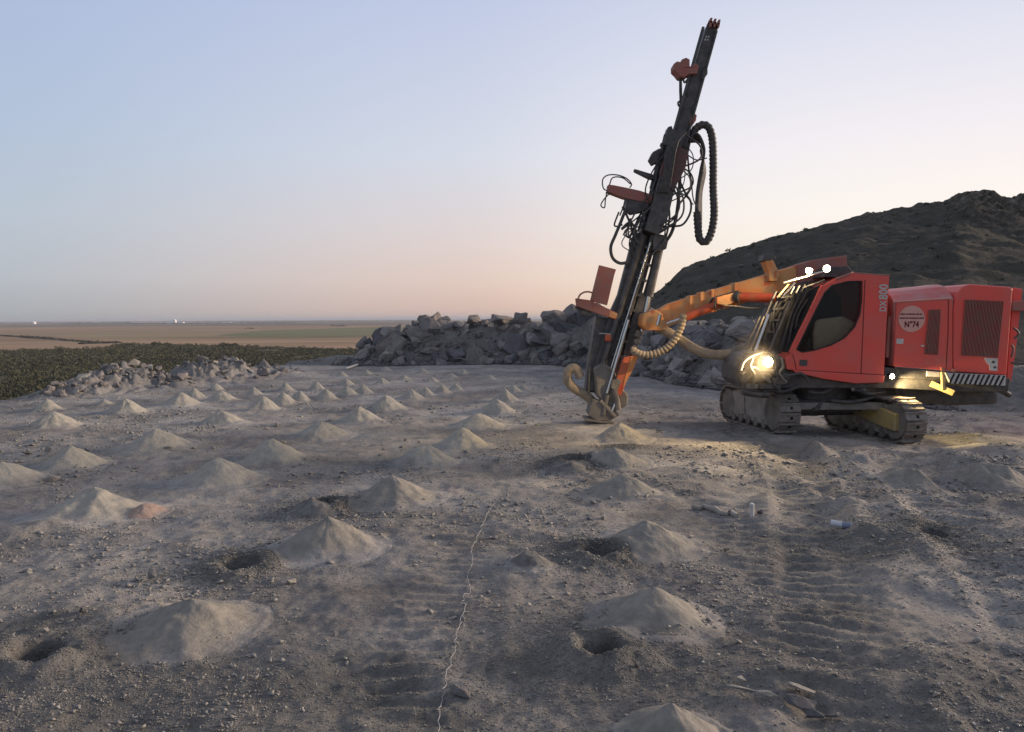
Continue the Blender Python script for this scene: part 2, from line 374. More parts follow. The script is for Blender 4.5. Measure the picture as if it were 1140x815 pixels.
def np_mesh(name, v, q, m, kind=None, attr=None, smooth=False, stain_shade=None):
    me = bpy.data.meshes.new(name); k = q.shape[1]
    me.vertices.add(len(v)); me.vertices.foreach_set('co', v.astype(np.float32).ravel())
    me.loops.add(q.size); me.loops.foreach_set('vertex_index', q.astype(np.int32).ravel())
    me.polygons.add(len(q)); me.polygons.foreach_set('loop_start', np.arange(0, q.size, k, dtype=np.int32)); me.polygons.foreach_set('loop_total', np.full(len(q), k, dtype=np.int32))
    me.update(calc_edges=True)
    if smooth: me.polygons.foreach_set('use_smooth', np.ones(len(q), bool))
    if attr is not None:
        a = me.attributes.new('dark', 'FLOAT', 'POINT'); a.data.foreach_set('value', attr.astype(np.float32).ravel())
    if stain_shade is not None:
        a = me.attributes.new('stain_shade', 'FLOAT', 'POINT'); a.data.foreach_set('value', stain_shade.astype(np.float32).ravel())
    o = link_mesh(name, me, m)
    if kind: o['kind'] = kind
    return o
ys = np.concatenate([np.exp(np.linspace(math.log(1.2), math.log(48), 760)), np.exp(np.linspace(math.log(48.5), math.log(260), 60))])
ts = np.linspace(-1, 1, 900)
TY, TX = np.meshgrid(ys, ts, indexing='ij'); GX = TX*(TY*.95+2.5); GYs = TY
GZ = bench(GX, GYs)
# keep the far slopes of the sheet under the plain
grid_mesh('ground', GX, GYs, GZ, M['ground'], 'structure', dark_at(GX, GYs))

# ------------------------------------------------------------------ plain far below
PZ = -24.5
def plain_mat():
    m = bpy.data.materials.new('plain_fields'); m.use_nodes = True; t = m.node_tree; b = t.nodes['Principled BSDF']; L = t.links.new
    b.inputs['Roughness'].default_value = 1; b.inputs['Specular IOR Level'].default_value = 0
    tcn = t.nodes.new('ShaderNodeTexCoord')
    mp = t.nodes.new('ShaderNodeMapping'); mp.inputs['Rotation'].default_value = (0, 0, R(7)); mp.inputs['Scale'].default_value = (.0005, .0014, 1); L(tcn.outputs['Object'], mp.inputs[0])
    vo = t.nodes.new('ShaderNodeTexVoronoi'); vo.inputs['Scale'].default_value = 1; vo.distance = 'CHEBYCHEV'; L(mp.outputs[0], vo.inputs['Vector'])
    sx = t.nodes.new('ShaderNodeSeparateColor'); L(vo.outputs['Color'], sx.inputs[0])
    r = t.nodes.new('ShaderNodeValToRGB')
    ramp(r, [(0, (.36,.25,.165,1)), (.3, (.40,.275,.185,1)), (.55, (.33,.235,.16,1)), (.72, (.22,.20,.12,1)), (.85, (.38,.27,.19,1)), (1, (.30,.22,.15,1))])
    L(sx.outputs[0], r.inputs[0])
    n = t.nodes.new('ShaderNodeTexNoise'); n.inputs['Scale'].default_value = .004; n.inputs['Detail'].default_value = 6
    mp2 = t.nodes.new('ShaderNodeMapping'); mp2.inputs['Scale'].default_value = (.5, 2.5, 1); L(tcn.outputs['Object'], mp2.inputs[0]); L(mp2.outputs[0], n.inputs['Vector'])
    r2 = t.nodes.new('ShaderNodeValToRGB'); ramp(r2, [(.35, (.75,.78,.76,1)), (.6, (1.08,1.05,1.02,1))]); L(n.outputs[0], r2.inputs[0])
    mx = t.nodes.new('ShaderNodeMixRGB'); mx.blend_type = 'MULTIPLY'; mx.inputs[0].default_value = 1; L(r.outputs[0], mx.inputs[1]); L(r2.outputs[0], mx.inputs[2])
    L(mx.outputs[0], b.inputs['Base Color']); return m
s = MB(); D = 40000
nx = 12; vs_ = [(-D+2*D*i/nx, -2000+(D+2000)*j/nx, PZ) for j in range(nx+1) for i in range(nx+1)]
s.add(vs_, [(j*(nx+1)+i, j*(nx+1)+i+1, (j+1)*(nx+1)+i+1, (j+1)*(nx+1)+i) for j in range(nx) for i in range(nx)])
tag(s.build('plain', plain_mat()), kind='structure')
# scrubland soil on the plain, with a wavy far edge
def far_edge(u): return np.interp(u, [-300, 0, 110, 140, 180, 300, 370, 480, 700], [391, 391, 388, 384, 383.5, 386, 388.5, 390, 391])
def dist_at(v, u): return (CAMZ-PZ)*F/(v-(357.4-.0055*u))
us = np.linspace(-260, 760, 160); fr = []; bk = []
for u in us:
    d = dist_at(far_edge(u)+.35*math.sin(u*.09)+.3*math.sin(u*.31), u); a = (u-570)/F
    bk.append((a*d, d, PZ+.15)); fr.append((a*60, 60, PZ+.15))
s = MB(); n_ = len(us); s.add(fr+bk, [(i, i+1, n_+i+1, n_+i) for i in range(n_-1)])
M['scrubsoil'] = mat('scrub_soil', (.08,.075,.045), (.15,.125,.085), .02, 1, spec=0)
tag(s.build('scrub_ground', M['scrubsoil']), kind='structure')
# dark tree belts and tracks across the plain
M['belt'] = mat('distant_tree_belt', (.07,.075,.06), None, rough=1, spec=0)
M['track'] = mat('pale_dirt_track', (.44,.37,.29), None, rough=1, spec=0)
def strip(name, pts, wd, z, m, kind='structure'):
    s = MB(); v = []
    for (u, vv) in pts:
        d = dist_at(vv, u); x = (u-570)/F*d; v += [(x, d-wd/2, z), (x, d+wd/2, z)]
    s.add(v, [(2*i, 2*i+2, 2*i+3, 2*i+1) for i in range(len(pts)-1)]); return tag(s.build(name, m), kind=kind)
strip('dirt_road', [(-60,384.5),(0,383),(50,381.3),(88,380.5)], 26, PZ+.3, M['track'])
def clumps(name, cen, rad, hgt, nleaf, size, m, kind='stuff'):
    """leafy clumps: many small leaf faces spread through each crown"""
    n = len(cen); C = np.repeat(cen, nleaf, 0); rr = np.repeat(rad, nleaf)[:, None]; hh = np.repeat(hgt, nleaf)[:, None]
    d = rng.normal(size=(n*nleaf, 3)); d /= np.linalg.norm(d, axis=1)[:, None]; d *= rng.uniform(.35, 1, (n*nleaf, 1))
    c = C+np.concatenate([d[:, :2]*rr, (np.abs(d[:, 2:])*hh)], 1)
    sz = size*rng.uniform(.6, 1.4, (n*nleaf, 1))*(rr/np.mean(rad))**.5
    a = rng.normal(size=(n*nleaf, 3)); a /= np.linalg.norm(a, axis=1)[:, None]; b = rng.normal(size=(n*nleaf, 3)); b = b-a*(a*b).sum(1)[:, None]; b /= np.linalg.norm(b, axis=1)[:, None]
    v = np.stack([c-a*sz, c+b*sz*.8, c+a*sz, c-b*sz*.8], 1).reshape(-1, 3)
    q = np.arange(len(v)).reshape(-1, 4)
    o = np_mesh(name, v, q, m); o['kind'] = kind; return o
# distant belts: long irregular rows of tiny crowns near the horizon
cc = []; rr = []
for (u0, v0, u1, v1, num) in [(-40,359.9,150,359.4,420),(60,361.2,330,359.6,420),(230,358.3,470,357.6,420),(-40,358.8,470,357.4,900),(0,374,105,381.5,160),(-30,372.5,60,377,120),(90,383,135,381.5,60),(372,363.2,384,363.1,16),(275,366,286,365.8,4)]:
    for i in range(num):
        t = random.random(); u = u0+(u1-u0)*t; v = v0+(v1-v0)*t+random.gauss(0, .12); d = dist_at(v, u)
        cc.append(((u-570)/F*d+random.gauss(0, d*.002), d, PZ)); rr.append(d*.0017*random.uniform(.5, 1.3)+1.2)
clumps('tree_belts', np.array(cc), np.array(rr), np.array(rr)*.55, 8, 3.5, M['belt'])
# scrub: bushes over the scrubland
cc = []; rr = []
while len(cc) < 17000:
    u = random.uniform(-80, 480); d = math.exp(random.uniform(math.log(150), math.log(1000)))
    v = (CAMZ-PZ)*F/d+357.4-.0055*u
    if v < far_edge(u)+.2+random.gauss(0, .5): continue
    if (vn(u*.03, d*.02, 5)+vn(u*.09, d*.05, 6)) < -.42: continue
    cc.append(((u-570)/F*d, d, PZ)); rr.append(random.uniform(.9, 2.4)*(1.25 if d > 500 else 1))
cc = np.array(cc); rr = np.array(rr)
clumps('scrub', cc, rr, rr*random.uniform(.8, 1), 22, .42, M['leaf'])
cc = []; rr = []
for i in range(50):
    u = random.choice([random.uniform(125,150), random.uniform(170,190), random.uniform(245,262), random.uniform(0,400)]); d = dist_at(far_edge(u)+.6, u)
    cc.append(((u-570)/F*d, d, PZ)); rr.append(random.uniform(2.2, 4.5))
clumps('tall_scrub', np.array(cc), np.array(rr), np.array(rr)*1.0, 60, .6, M['leaf'])
def field(name, pts, z, m):
    s = MB(); v = [((u-570)/F*dist_at(vv, u), dist_at(vv, u), z) for u, vv in pts]; s.add(v, [tuple(t) for t in tessellate_polygon([[Vector(p) for p in v]])]); return tag(s.build(name, m), kind='structure')
M['greenfield'] = mat('thin_green_crop', (.17,.18,.10), (.24,.215,.13), .006, 1, spec=0)
M['farfield'] = mat('far_dull_fields', (.17,.145,.115), (.24,.19,.145), .0012, 1, spec=0)
M['darkfield'] = mat('ploughed_brown_field', (.27,.185,.125), (.32,.225,.15), .004, 1, spec=0)
field('green_field', [(240,373.5),(300,367.5),(420,364.3),(520,364),(520,371),(400,374),(320,375.5)], PZ+.25, M['greenfield'])
field('far_fields', [(-260,366.2),(-260,360.2),(200,359.2),(700,357.0),(700,359.5),(400,362.0),(180,363.2)], PZ+.20, M['farfield'])
field('ploughed_field', [(-200,381),(-200,374),(40,373),(105,378),(128,380.5),(60,380)], PZ+.25, M['darkfield'])
# white farm buildings on the horizon
for i, (u, v, wd, ht, lab) in enumerate([(190,357.2,60,22,'long low white building on the far plain, left of the tallest white block'),
                                    (195,356.9,34,52,'tallest white block of the cluster of buildings on the horizon'),
                                    (202,357.3,70,20,'low white shed right of the tallest white block on the horizon'),
                                    (39,357.9,26,34,'small lone white tower on the horizon at far left of the plain'),
                                    (253,356.9,90,14,'faint flat white shed on the horizon, rightmost of the far buildings')]):
    d = 6200; x = (u-570)/F*d; wd *= .75; ht *= .62; r_ = bpy.data.objects.new('farm_building', None); col.objects.link(r_); r_.location = (x, d, PZ)
    tag(r_, lab, 'building', 'white buildings on the horizon')
    m = MB(); m.box((x, d, PZ+ht/2*.8), (wd, 30, ht*.8)); m.build('wall', M['wall'], r_)
    m = MB(); m.poly([(x-wd*.52, d-16, PZ+ht*.8), (x+wd*.52, d-16, PZ+ht*.8), (x, d-16, PZ+ht)], [(x-wd*.52, d+16, PZ+ht*.8), (x+wd*.52, d+16, PZ+ht*.8), (x, d+16, PZ+ht)]); m.build('roof', M['wall'], r_)

# ------------------------------------------------------------------ hill
sil_u = [560, 640, 690, 735, 760, 800, 850, 905, 960, 1010, 1045, 1060, 1072, 1085, 1100, 1120, 1140, 1250, 1500, 1900]
sil_v = [380, 366, 350, 325, 300, 288, 270, 256, 242, 232, 226, 219, 217, 217.5, 220, 221, 221, 205, 195, 240]
hu = np.linspace(600, 1500, 560); ht_ = np.linspace(0, 1.25, 240)
HT, HU = np.meshgrid(ht_, hu, indexing='ij')
Yr = 118+8*np.sin(HU*.012); Y0 = np.interp(HU, [600, 740, 860, 1140, 1900], [62, 40, 30, 27, 24])
HY = Y0+(Yr-Y0)*HT; HX = (HU-570)/F*HY
zr = 2+(357.4-.0055*HU-np.interp(HU, sil_u, sil_v))/F*Yr
prof = np.where(HT < 1, np.interp(HT, [0, .12, .3, .55, .75, .88, 1.0], [-.03, .10, .27, .50, .70, .86, 1]), 1-(HT-1)*1.6)
HZ = zr*prof+ (.9*fbm(HX*.12, HY*.12, 5, 101, .55)+.5*fbm(HX*.5, HY*.5, 3, 111))*np.clip(HT*3, 0, 1)*np.clip(1.25-HT*.55, 0, 1)
cl = sst(HU, 1020, 1100)*sst(HT, .5, .75)*sst(HT, 1.1, 1.0)
HZ = HZ+.5*np.abs(fbm(HX*.16+5, HY*.3, 5, 151, .6))*np.clip(HT*2, 0, 1)+cl*2.2*fbm(HX*.7, HY*.1, 4, 121)+.5*np.abs(fbm(HX*.35, HY*.35, 4, 141))*np.clip(HT*3, 0, 1)
def hill_mat():
    m = bpy.data.materials.new('hillside_earth_and_rock'); m.use_nodes = True; t = m.node_tree; b = t.nodes['Principled BSDF']; L = t.links.new
    b.inputs['Roughness'].default_value = 1; b.inputs['Specular IOR Level'].default_value = .05
    tcn = t.nodes.new('ShaderNodeTexCoord')
    def nz(s, sc=(1,1,1), d=7):
        mp = t.nodes.new('ShaderNodeMapping'); mp.inputs['Scale'].default_value = sc; L(tcn.outputs['Object'], mp.inputs[0])
        n = t.nodes.new('ShaderNodeTexNoise'); n.inputs['Scale'].default_value = s; n.inputs['Detail'].default_value = d; n.inputs['Roughness'].default_value = .65; L(mp.outputs[0], n.inputs['Vector']); return n
    r1 = t.nodes.new('ShaderNodeValToRGB'); ramp(r1, [(.36, (.078,.074,.060,1)), (.55, (.105,.096,.078,1)), (.68, (.14,.125,.105,1)), (.72, (.24,.22,.19,1))]); L(nz(.35).outputs[0], r1.inputs[0])
    r2 = t.nodes.new('ShaderNodeValToRGB'); ramp(r2, [(.36, (.05,.046,.036,1)), (.52, (.115,.10,.078,1)), (.66, (.24,.215,.18,1))]); L(nz(.9, (1,1,.22)).outputs[0], r2.inputs[0])
    at = t.nodes.new('ShaderNodeAttribute'); at.attribute_name = 'dark'
    mx = t.nodes.new('ShaderNodeMixRGB'); L(at.outputs['Fac'], mx.inputs[0]); L(r1.outputs[0], mx.inputs[1]); L(r2.outputs[0], mx.inputs[2]); L(mx.outputs[0], b.inputs['Base Color'])
    bp = t.nodes.new('ShaderNodeBump'); bp.inputs['Strength'].default_value = 1; bp.inputs['Distance'].default_value = 1.0; L(nz(1.2).outputs[0], bp.inputs['Height']); L(bp.outputs[0], b.inputs['Normal'])
    return m
hillk = np.clip(cl+.35*sst(HT, .8, .95), 0, 1)
grid_mesh('hill', HX, HY, HZ, hill_mat(), 'structure', hillk)
# shrubs on the hill
n = 1500; ii = rng.integers(4, 195, n*3); jj = rng.integers(5, 555, n*3)
dens = fbm(HX[ii, jj]*.08, HY[ii, jj]*.08, 3, 131); keep = ((ii < 186) | (jj > 90))*(rng.uniform(size=n*3) < np.clip(.5+dens*1.2, .08, 1)*(1-.93*cl[ii, jj])); ii = ii[keep][:n]; jj = jj[keep][:n]
cen = np.stack([HX[ii, jj]+rng.normal(0, .5, len(ii)), HY[ii, jj], HZ[ii, jj]-.3], 1); rad = rng.uniform(.3, .95, len(ii))*np.interp(HY[ii, jj], [30, 120], [.6, 1])
clumps('hillside_shrubs', cen, rad*.8, rad*.55, 34, .10, M['leaf2'])

# ------------------------------------------------------------------ rocks
def rock_mesh(name, seed, sx=1, sy=.8, sz=.7, pts=13, cuts=1, jit=.035, m=None):
    r = random.Random(seed); bm = bmesh.new()
    for i in range(pts):
        d = Vector((r.gauss(0,1), r.gauss(0,1), r.gauss(0,1))).normalized()
        bm.verts.new((d.x*sx*r.uniform(.8,1.05), d.y*sy*r.uniform(.8,1.05), d.z*sz*r.uniform(.8,1.05)))
    bmesh.ops.convex_hull(bm, input=bm.verts)
    for v in [v for v in bm.verts if not v.link_faces]: bm.verts.remove(v)
    if cuts:
        bmesh.ops.bevel(bm, geom=list(bm.edges)+list(bm.verts), offset=.055, segments=1, affect='EDGES', profile=.6)
        bmesh.ops.triangulate(bm, faces=bm.faces)
        bmesh.ops.subdivide_edges(bm, edges=bm.edges, cuts=cuts, use_grid_fill=True)
        bm.normal_update()
        for v in bm.verts:
            k = r.uniform(-jit, jit)+.05*math.sin(v.co.x*5+seed)*math.sin(v.co.y*6+v.co.z*4+seed)
            v.co += v.normal*k
    bmesh.ops.triangulate(bm, faces=bm.faces)
    me = bpy.data.meshes.new(name); bm.to_mesh(me); bm.free()
    if m is not None: me.materials.append(m)
    return me
def vary(m, st):
    t = m.node_tree; b = t.nodes['Principled BSDF']; src = b.inputs['Base Color'].links[0].from_socket
    oi = t.nodes.new('ShaderNodeObjectInfo'); r_ = t.nodes.new('ShaderNodeValToRGB'); ramp(r_, st); t.links.new(oi.outputs['Random'], r_.inputs[0])
    x = t.nodes.new('ShaderNodeMixRGB'); x.blend_type = 'MULTIPLY'; x.inputs[0].default_value = 1; t.links.new(src, x.inputs[1]); t.links.new(r_.outputs[0], x.inputs[2]); t.links.new(x.outputs[0], b.inputs['Base Color'])
vary(M['rock'], [(0, (.62,.62,.66,1)), (.3, (.9,.88,.88,1)), (.55, (1.05,.98,.92,1)), (.8, (1.05,.97,.90,1)), (1, (1.45,1.4,1.32,1))])
vary(M['rock_pale'], [(0, (.6,.6,.62,1)), (.5, (.9,.88,.85,1)), (1, (1.1,1.08,1.03,1))])
PROTO = [rock_mesh('boulder', 100+i, 1, random.uniform(.6,.95), random.uniform(.5,.95), random.choice([9,11,13,16]), 1, m=M['rock']) for i in range(18)]
PROTO_S = [rock_mesh('stone', 300+i, 1, random.uniform(.5,.9), random.uniform(.35,.7), random.choice([8,10,12]), 1, m=M['rock_pale']) for i in range(6)]
PROTO_D = [rock_mesh('stone', 400+i, 1, random.uniform(.6,.9), random.uniform(.45,.7), random.choice([8,10,12]), 1, m=M['rock_dark']) for i in range(4)]
def put_rock(name, me, loc, s_, rot=None, label='', cat='boulder', group=None, scl=(1,1,1)):
    o = bpy.data.objects.new(name, me); col.objects.link(o); o.location = loc
    o.rotation_euler = rot if rot is not None else (random.uniform(-.5,.5), random.uniform(-.5,.5), random.uniform(0,6.28))
    o.scale = (s_*scl[0], s_*scl[1], s_*scl[2]); return tag(o, label, cat, group)
def wall_at(u, v, back):
    """point on the rock wall seen at (u, v), 'back' metres behind its foot"""
    g = WALL; us_ = [368,402,430,500,570,640,700,745,800,860,930,1010,1100,1250]
    gx = np.interp(u, us_, g[:, 0]); gy = np.interp(u, us_, g[:, 1]); return P(u, v, gy+back)
# prominent boulders of the wall: u, v, half width px, shape scale, rotation, label
BIG = [(402,370,9,(.7,.6,1.7),(.1,.15,.5),'tall dark pointed boulder standing up near the left end of the rock wall'),
 (421,374,11,(1,.8,1.3),(0,.1,1),'rounded upright boulder just right of the tall pointed one at the left of the wall'),
 (441,387,14,(1,.8,1.35),(.1,.25,.2),'large blunt boulder with a paler top low in the left part of the rock wall'),
 (441,366,8,(.7,.7,1.5),(.3,.5,0),'small leaning pointed boulder with a pale edge above the blunt one'),
 (463,357,9,(1,.8,1),(0,0,2),'dark block on top of the wall with sky behind, left of the broad massive boulder'),
 (488,362,20,(1,.8,.75),(.2,0,.4),'broad massive boulder on the left crest of the rock wall'),
 (508,349,11,(1,.7,.6),(0,.1,2.2),'flat topped boulder on the crest above the broad massive one'),
 (527,352,12,(1,.8,.8),(.1,0,.9),'angular boulder on the crest a little left of the middle of the wall'),
 (482,392,17,(1.1,.8,.8),(0,.1,.3),'wide low boulder at the foot of the wall below the broad massive one'),
 (522,389,12,(1,.8,.9),(.3,.2,.5),'squat boulder at the foot of the wall right of the wide low one'),
 (555,394,11,(1,.9,1),(0,0,1.5),'smooth rounded boulder at the foot near the middle of the wall'),
 (579,349,9,(.9,.7,1.3),(.1,.5,0),'small sharp peaked boulder on the crest right of the middle'),
 (560,355,16,(1.1,.8,.6),(.1,.1,.8),'long low boulder with a reddish top on the crest right of the middle'),
 (600,356,13,(1,.8,.7),(0,.1,2),'medium dark boulder on the crest between the sharp peak and the tallest block'),
 (617,350,16,(1.1,.8,.8),(.1,.1,.4),'tallest dark block on the crest at the right end of the wall'),
 (628,372,14,(1,.8,1),(.2,0,.3),'big boulder below the crest just left of the drill mast'),
 (640,390,15,(1,.8,.9),(.2,0,1.3),'boulder at the foot of the wall directly behind the drill foot'),
 (790,425,17,(1.3,.8,.45),(0,.1,.2),'flat pale slab lying at the foot of the heap between mast and tracks'),
 (824,424,12,(1.2,.8,.5),(0,-.1,1),'smaller flat slab at the foot of the heap beside the left crawler track'),
 (782,378,24,(1.3,.8,.8),(.2,.2,.3),'huge smooth boulder under the boom behind the long tan hose'),
 (825,368,22,(1.2,.9,.8),(.1,-.2,2),'large grey boulder under the boom left of the cab'),
 (765,400,16,(1,.8,.8),(0,.3,1),'lumpy boulder seen under the sagging tan hose'),
 (752,378,9,(1.2,.7,.6),(.2,.5,0),'small pale broken boulder below the orange cylinder'),
 (845,402,18,(1,.9,.9),(.1,.1,2.5),'dusty boulder behind the front lamp of the drill rig')]
for i, (u, v, hw, sc, ro, lab) in enumerate(BIG):
    back = 1.0 if v > 385 else 2.2
    p = wall_at(u, v, back); s_ = hw*1.15*p.y/F; p.z = min(p.z, gz(p.x, p.y)+s_*sc[2]*.75)
    put_rock('boulder', PROTO[(i*5+2) % 18], p, s_, ro, lab, 'boulder', None, sc)
cnt = 0; rr_ = random.Random(12)
while cnt < 275:
    arc = rr_.uniform(.1, _wl[-1]-4) if rr_.random() < .35 else rr_.uniform(.1, _wl[7]+2)
    k = max(i for i in range(len(_wl)) if _wl[i] <= arc); k = min(k, len(WALL)-2); t = (arc-_wl[k])/(_wl[k+1]-_wl[k])
    b = WALL[k]+(WALL[k+1]-WALL[k])*t; d = (WALL[k+1]-WALL[k]); d = d/np.linalg.norm(d); nrm_ = np.array([-d[1], d[0]])
    off = rr_.uniform(-.3, 3.1); q = b+nrm_*off; H = np.interp(arc, _wl, WH)
    s_ = (rr_.uniform(.3, .85) if rr_.random() < .6 else rr_.uniform(.15, .4))*(.6 if H < 1 else 1); 
    if arc > _wl[6]: s_ *= .75
    z = gz(q[0], q[1])+s_*.15
    put_rock('boulder', PROTO[rr_.randrange(18)], (q[0], q[1], z), s_, (rr_.uniform(-.9,.9), rr_.uniform(-.9,.9), rr_.uniform(0,6.28)),
        'one of many angular grey boulders heaped in the rock wall behind the cones' if arc < _wl[5] else 'one of many angular grey boulders heaped behind the drill rig', 'boulder',
        'boulders of the rock wall' if arc < _wl[5] else 'boulders heaped behind the rig')
    cnt += 1
# rubble on the low heaps at the bench edge
cnt = 0
while cnt < 285:
    if rr_.random() < .9:
        bu = rr_.choice(BERM); c = G(bu[0], bu[1]); x = c.x+rr_.gauss(0, bu[2]*.45); y = c.y+rr_.gauss(0, bu[2]*.45)
    else:
        y = rr_.uniform(20, 36); x = -13.6+(y-19.2)*.24+rr_.uniform(.2, 1.3)
    s_ = min(.30, abs(rr_.gauss(.05, .085))+.04)
    put_rock('broken_rock', rr_.choice(PROTO_S+PROTO[:5]), (x, y, gz(x, y)+s_*.2), s_, None, 'one of many loose broken rocks on the low heaps at the left bench edge', 'rock', 'rocks on the edge heaps')
    cnt += 1
# single stones lying on the bench: u, v, half width px, palette, shape, label
STONES = [(171,640,13,'p',(1,.7,1.1),'rounded pale stone half in shadow left of the crater with a dark rim'),
 (93,678,8,'d',(1,.8,1),'small dark stone on the bare dust left of the broad front cone'),
 (324,646,9,'p',(1,.8,.8),'pale stone at the right rim of the dark crater in the middle left'),
 (57,531,9,'p',(1.1,.8,.7),'pale flat stone beside the leftmost cone at the picture edge'),
 (54,500,7,'p',(.8,.7,1.1),'upright pale stone between two cones near the left edge'),
 (31,502,10,'p',(1.3,.8,.4),'flat pale stone lying left of the upright pale one'),
 (187,499,5,'p',(1,.8,1),'small round stone in front of the cone left of centre'),
 (513,767,15,'g',(1,.7,.5),'flat grey slab with a pale vein lying right of the white cord'),
 (503,686,8,'p',(1.1,.8,.5),'pale flat stone touching the white cord at its middle'),
 (482,605,5,'p',(1,.8,1),'small pink stone on the dust left of the cord far from the slab'),
 (672,575,6,'p',(.9,.8,1),'small pale stone left of the third cone of the right row'),
 (811,611,8,'w',(1,.7,1),'small white pointed stone right of the third cone of the right row'),
 (853,691,7,'p',(1.2,.8,.6),'flat pale stone alone on the track-marked ground right of the big cone'),
 (467,492,3,'w',(1,.8,1),'tiny white stone between the two cones in the middle distance'),
 (451,490,4,'p',(1,.8,1),'tiny dull stone just left of the tiny white one'),
 (563,501,3,'w',(1,.8,1),'tiny white stone right of the cones in the middle distance'),
 (559,556,4,'w',(1,.8,1),'white pebble at the far end of the white cord'),
 (371,702,8,'p',(1.2,.8,.5),'flat light chip left of the cord below the steep middle cone'),
 (1125,455,7,'w',(1,.8,1),'white round stone under the rear of the drill rig'),
 (1115,638,5,'p',(1,.8,.7),'small light stone near the right edge of the ground'),
 (922,793,14,'d',(1.2,.8,.5),'dark flat stone right of the broken slab in the lower right'),
 (870,742,7,'d',(1.1,.8,.6),'dark stone on the rut edge above the broken slab'),
 (583,636,5,'p',(1,.8,.6),'small light chip between the cord and the dark crater'),
 (708,745,5,'d',(1,.8,.8),'dark pebble on the gravel right of the front crater')]
for i, (u, v, hw, pal, sc, lab) in enumerate(STONES):
    p = on(u, v+hw*.5); s_ = hw*p.y/F
    me = {'p': PROTO_S[i % 6], 'w': PROTO_S[(i+2) % 6], 'd': PROTO_D[i % 4], 'g': PROTO[3]}[pal]
    put_rock('stone', me, (p.x, p.y, p.z+s_*.5*sc[2]), s_*1.1, (.1, .15, random.uniform(0, 6)), lab, 'stone', None, sc)
# broken slabs in the lower right
def slab(u, v, L_, W_, T_, rot, m, label):
    p = on(u, v); me = rock_mesh('broken_slab', int(u), 1, .8, .8, 12, 1, .02, m); o = bpy.data.objects.new('broken_slab', me); col.objects.link(o)
    o.location = (p.x, p.y, p.z+T_*.9+.025); o.rotation_euler = rot; o.scale = (L_, W_*1.2, T_*1.2); tag(o, label, 'slab')
slab(893,781,.10,.055,.016,(-.35,.2,-.35),M['rock_pale'],'pale tilted slab on top of the broken pieces in the lower right')
slab(893,793,.10,.06,.03,(.1,.15,-.35),M['rock_dark'],'dark slab under the pale tilted one in the lower right')
slab(828,775,.11,.022,.014,(0,.1,-.35),M['rock_pale'],'long thin pale splinter of stone left of the pale tilted slab')
slab(852,779,.07,.03,.015,(0,.1,-.2),M['rock_pale'],'short flat stone piece between the splinter and the tilted slab')
slab(908,806,.07,.03,.03,(.1,.0,-.1),M['rock_dark'],'blunt dark piece at the bottom edge below the tilted slab')
slab(826,764,.035,.03,.02,(.2,.3,.7),M['rock_pale'],'small curved pale chip above the long thin splinter')

# gravel: pebbles scattered over the bench
def gravel(name, x, y, s_, m, lift=.15):
    n = len(x); base = []
    for k in range(8):
        me = rock_mesh('tmp', 900+k, 1, .8, .6, 7, 0); v = np.array([q.co[:] for q in me.vertices]); f = np.array([list(p.vertices) for p in me.polygons]); base.append((v, f)); bpy.data.meshes.remove(me)
    V = []; Q = []; o_ = 0; kind = rng.integers(0, 8, n); z = bench(x, y)
    for cx, cy, r, H in CONES:
        q = np.hypot(x-cx, y-cy)/r; z = np.where(q < 1.6, np.where(q > .78, z+H*.5*((1-q)+np.sqrt((1-q)**2+.01)), z-.3), z)
    for k in range(8):
        ix = np.where(kind == k)[0]; v, f = base[k]; a = rng.uniform(0, 6.28, len(ix)); ca, sa = np.cos(a)[:, None], np.sin(a)[:, None]; tl = rng.uniform(-.5, .5, len(ix))[:, None]
        X = v[None, :, 0]*ca-v[None, :, 1]*sa; Y = v[None, :, 0]*sa+v[None, :, 1]*ca; Z = v[None, :, 2]+X*tl
        s2 = s_[ix][:, None]; vv = np.stack([X*s2+x[ix][:, None], Y*s2+y[ix][:, None], Z*s2*.9+(z[ix]+s_[ix]*lift)[:, None]], -1)
        ff = f[None]+(np.arange(len(ix))*len(v))[:, None, None]+o_; V.append(vv.reshape(-1, 3)); Q.append(ff.reshape(-1, 3)); o_ += len(ix)*len(v)
    o = np_mesh(name, np.concatenate(V), np.concatenate(Q), m); o['kind'] = 'stuff'; return o
def scatter(n, y0, y1, thr=None):
    y = np.exp(rng.uniform(math.log(y0), math.log(y1), n*4)); x = (rng.uniform(-.78, .78, n*4))*y
    d = fbm(x*.8, y*.8, 4, 201)+.5*fbm(x*2.8, y*2.8, 3, 211)+.25*sst(x, .5, 3)*sst(y, 14, 7)
    k = rng.uniform(size=n*4) < np.clip(.16+d*1.5, .02, 1)*np.where(seg_dist(x, y, RUTS[0])[0] < .35, .4, 1)
    xe = -13.2+(y-19.2)*.24; k &= x > xe
    return x[k][:n], y[k][:n]
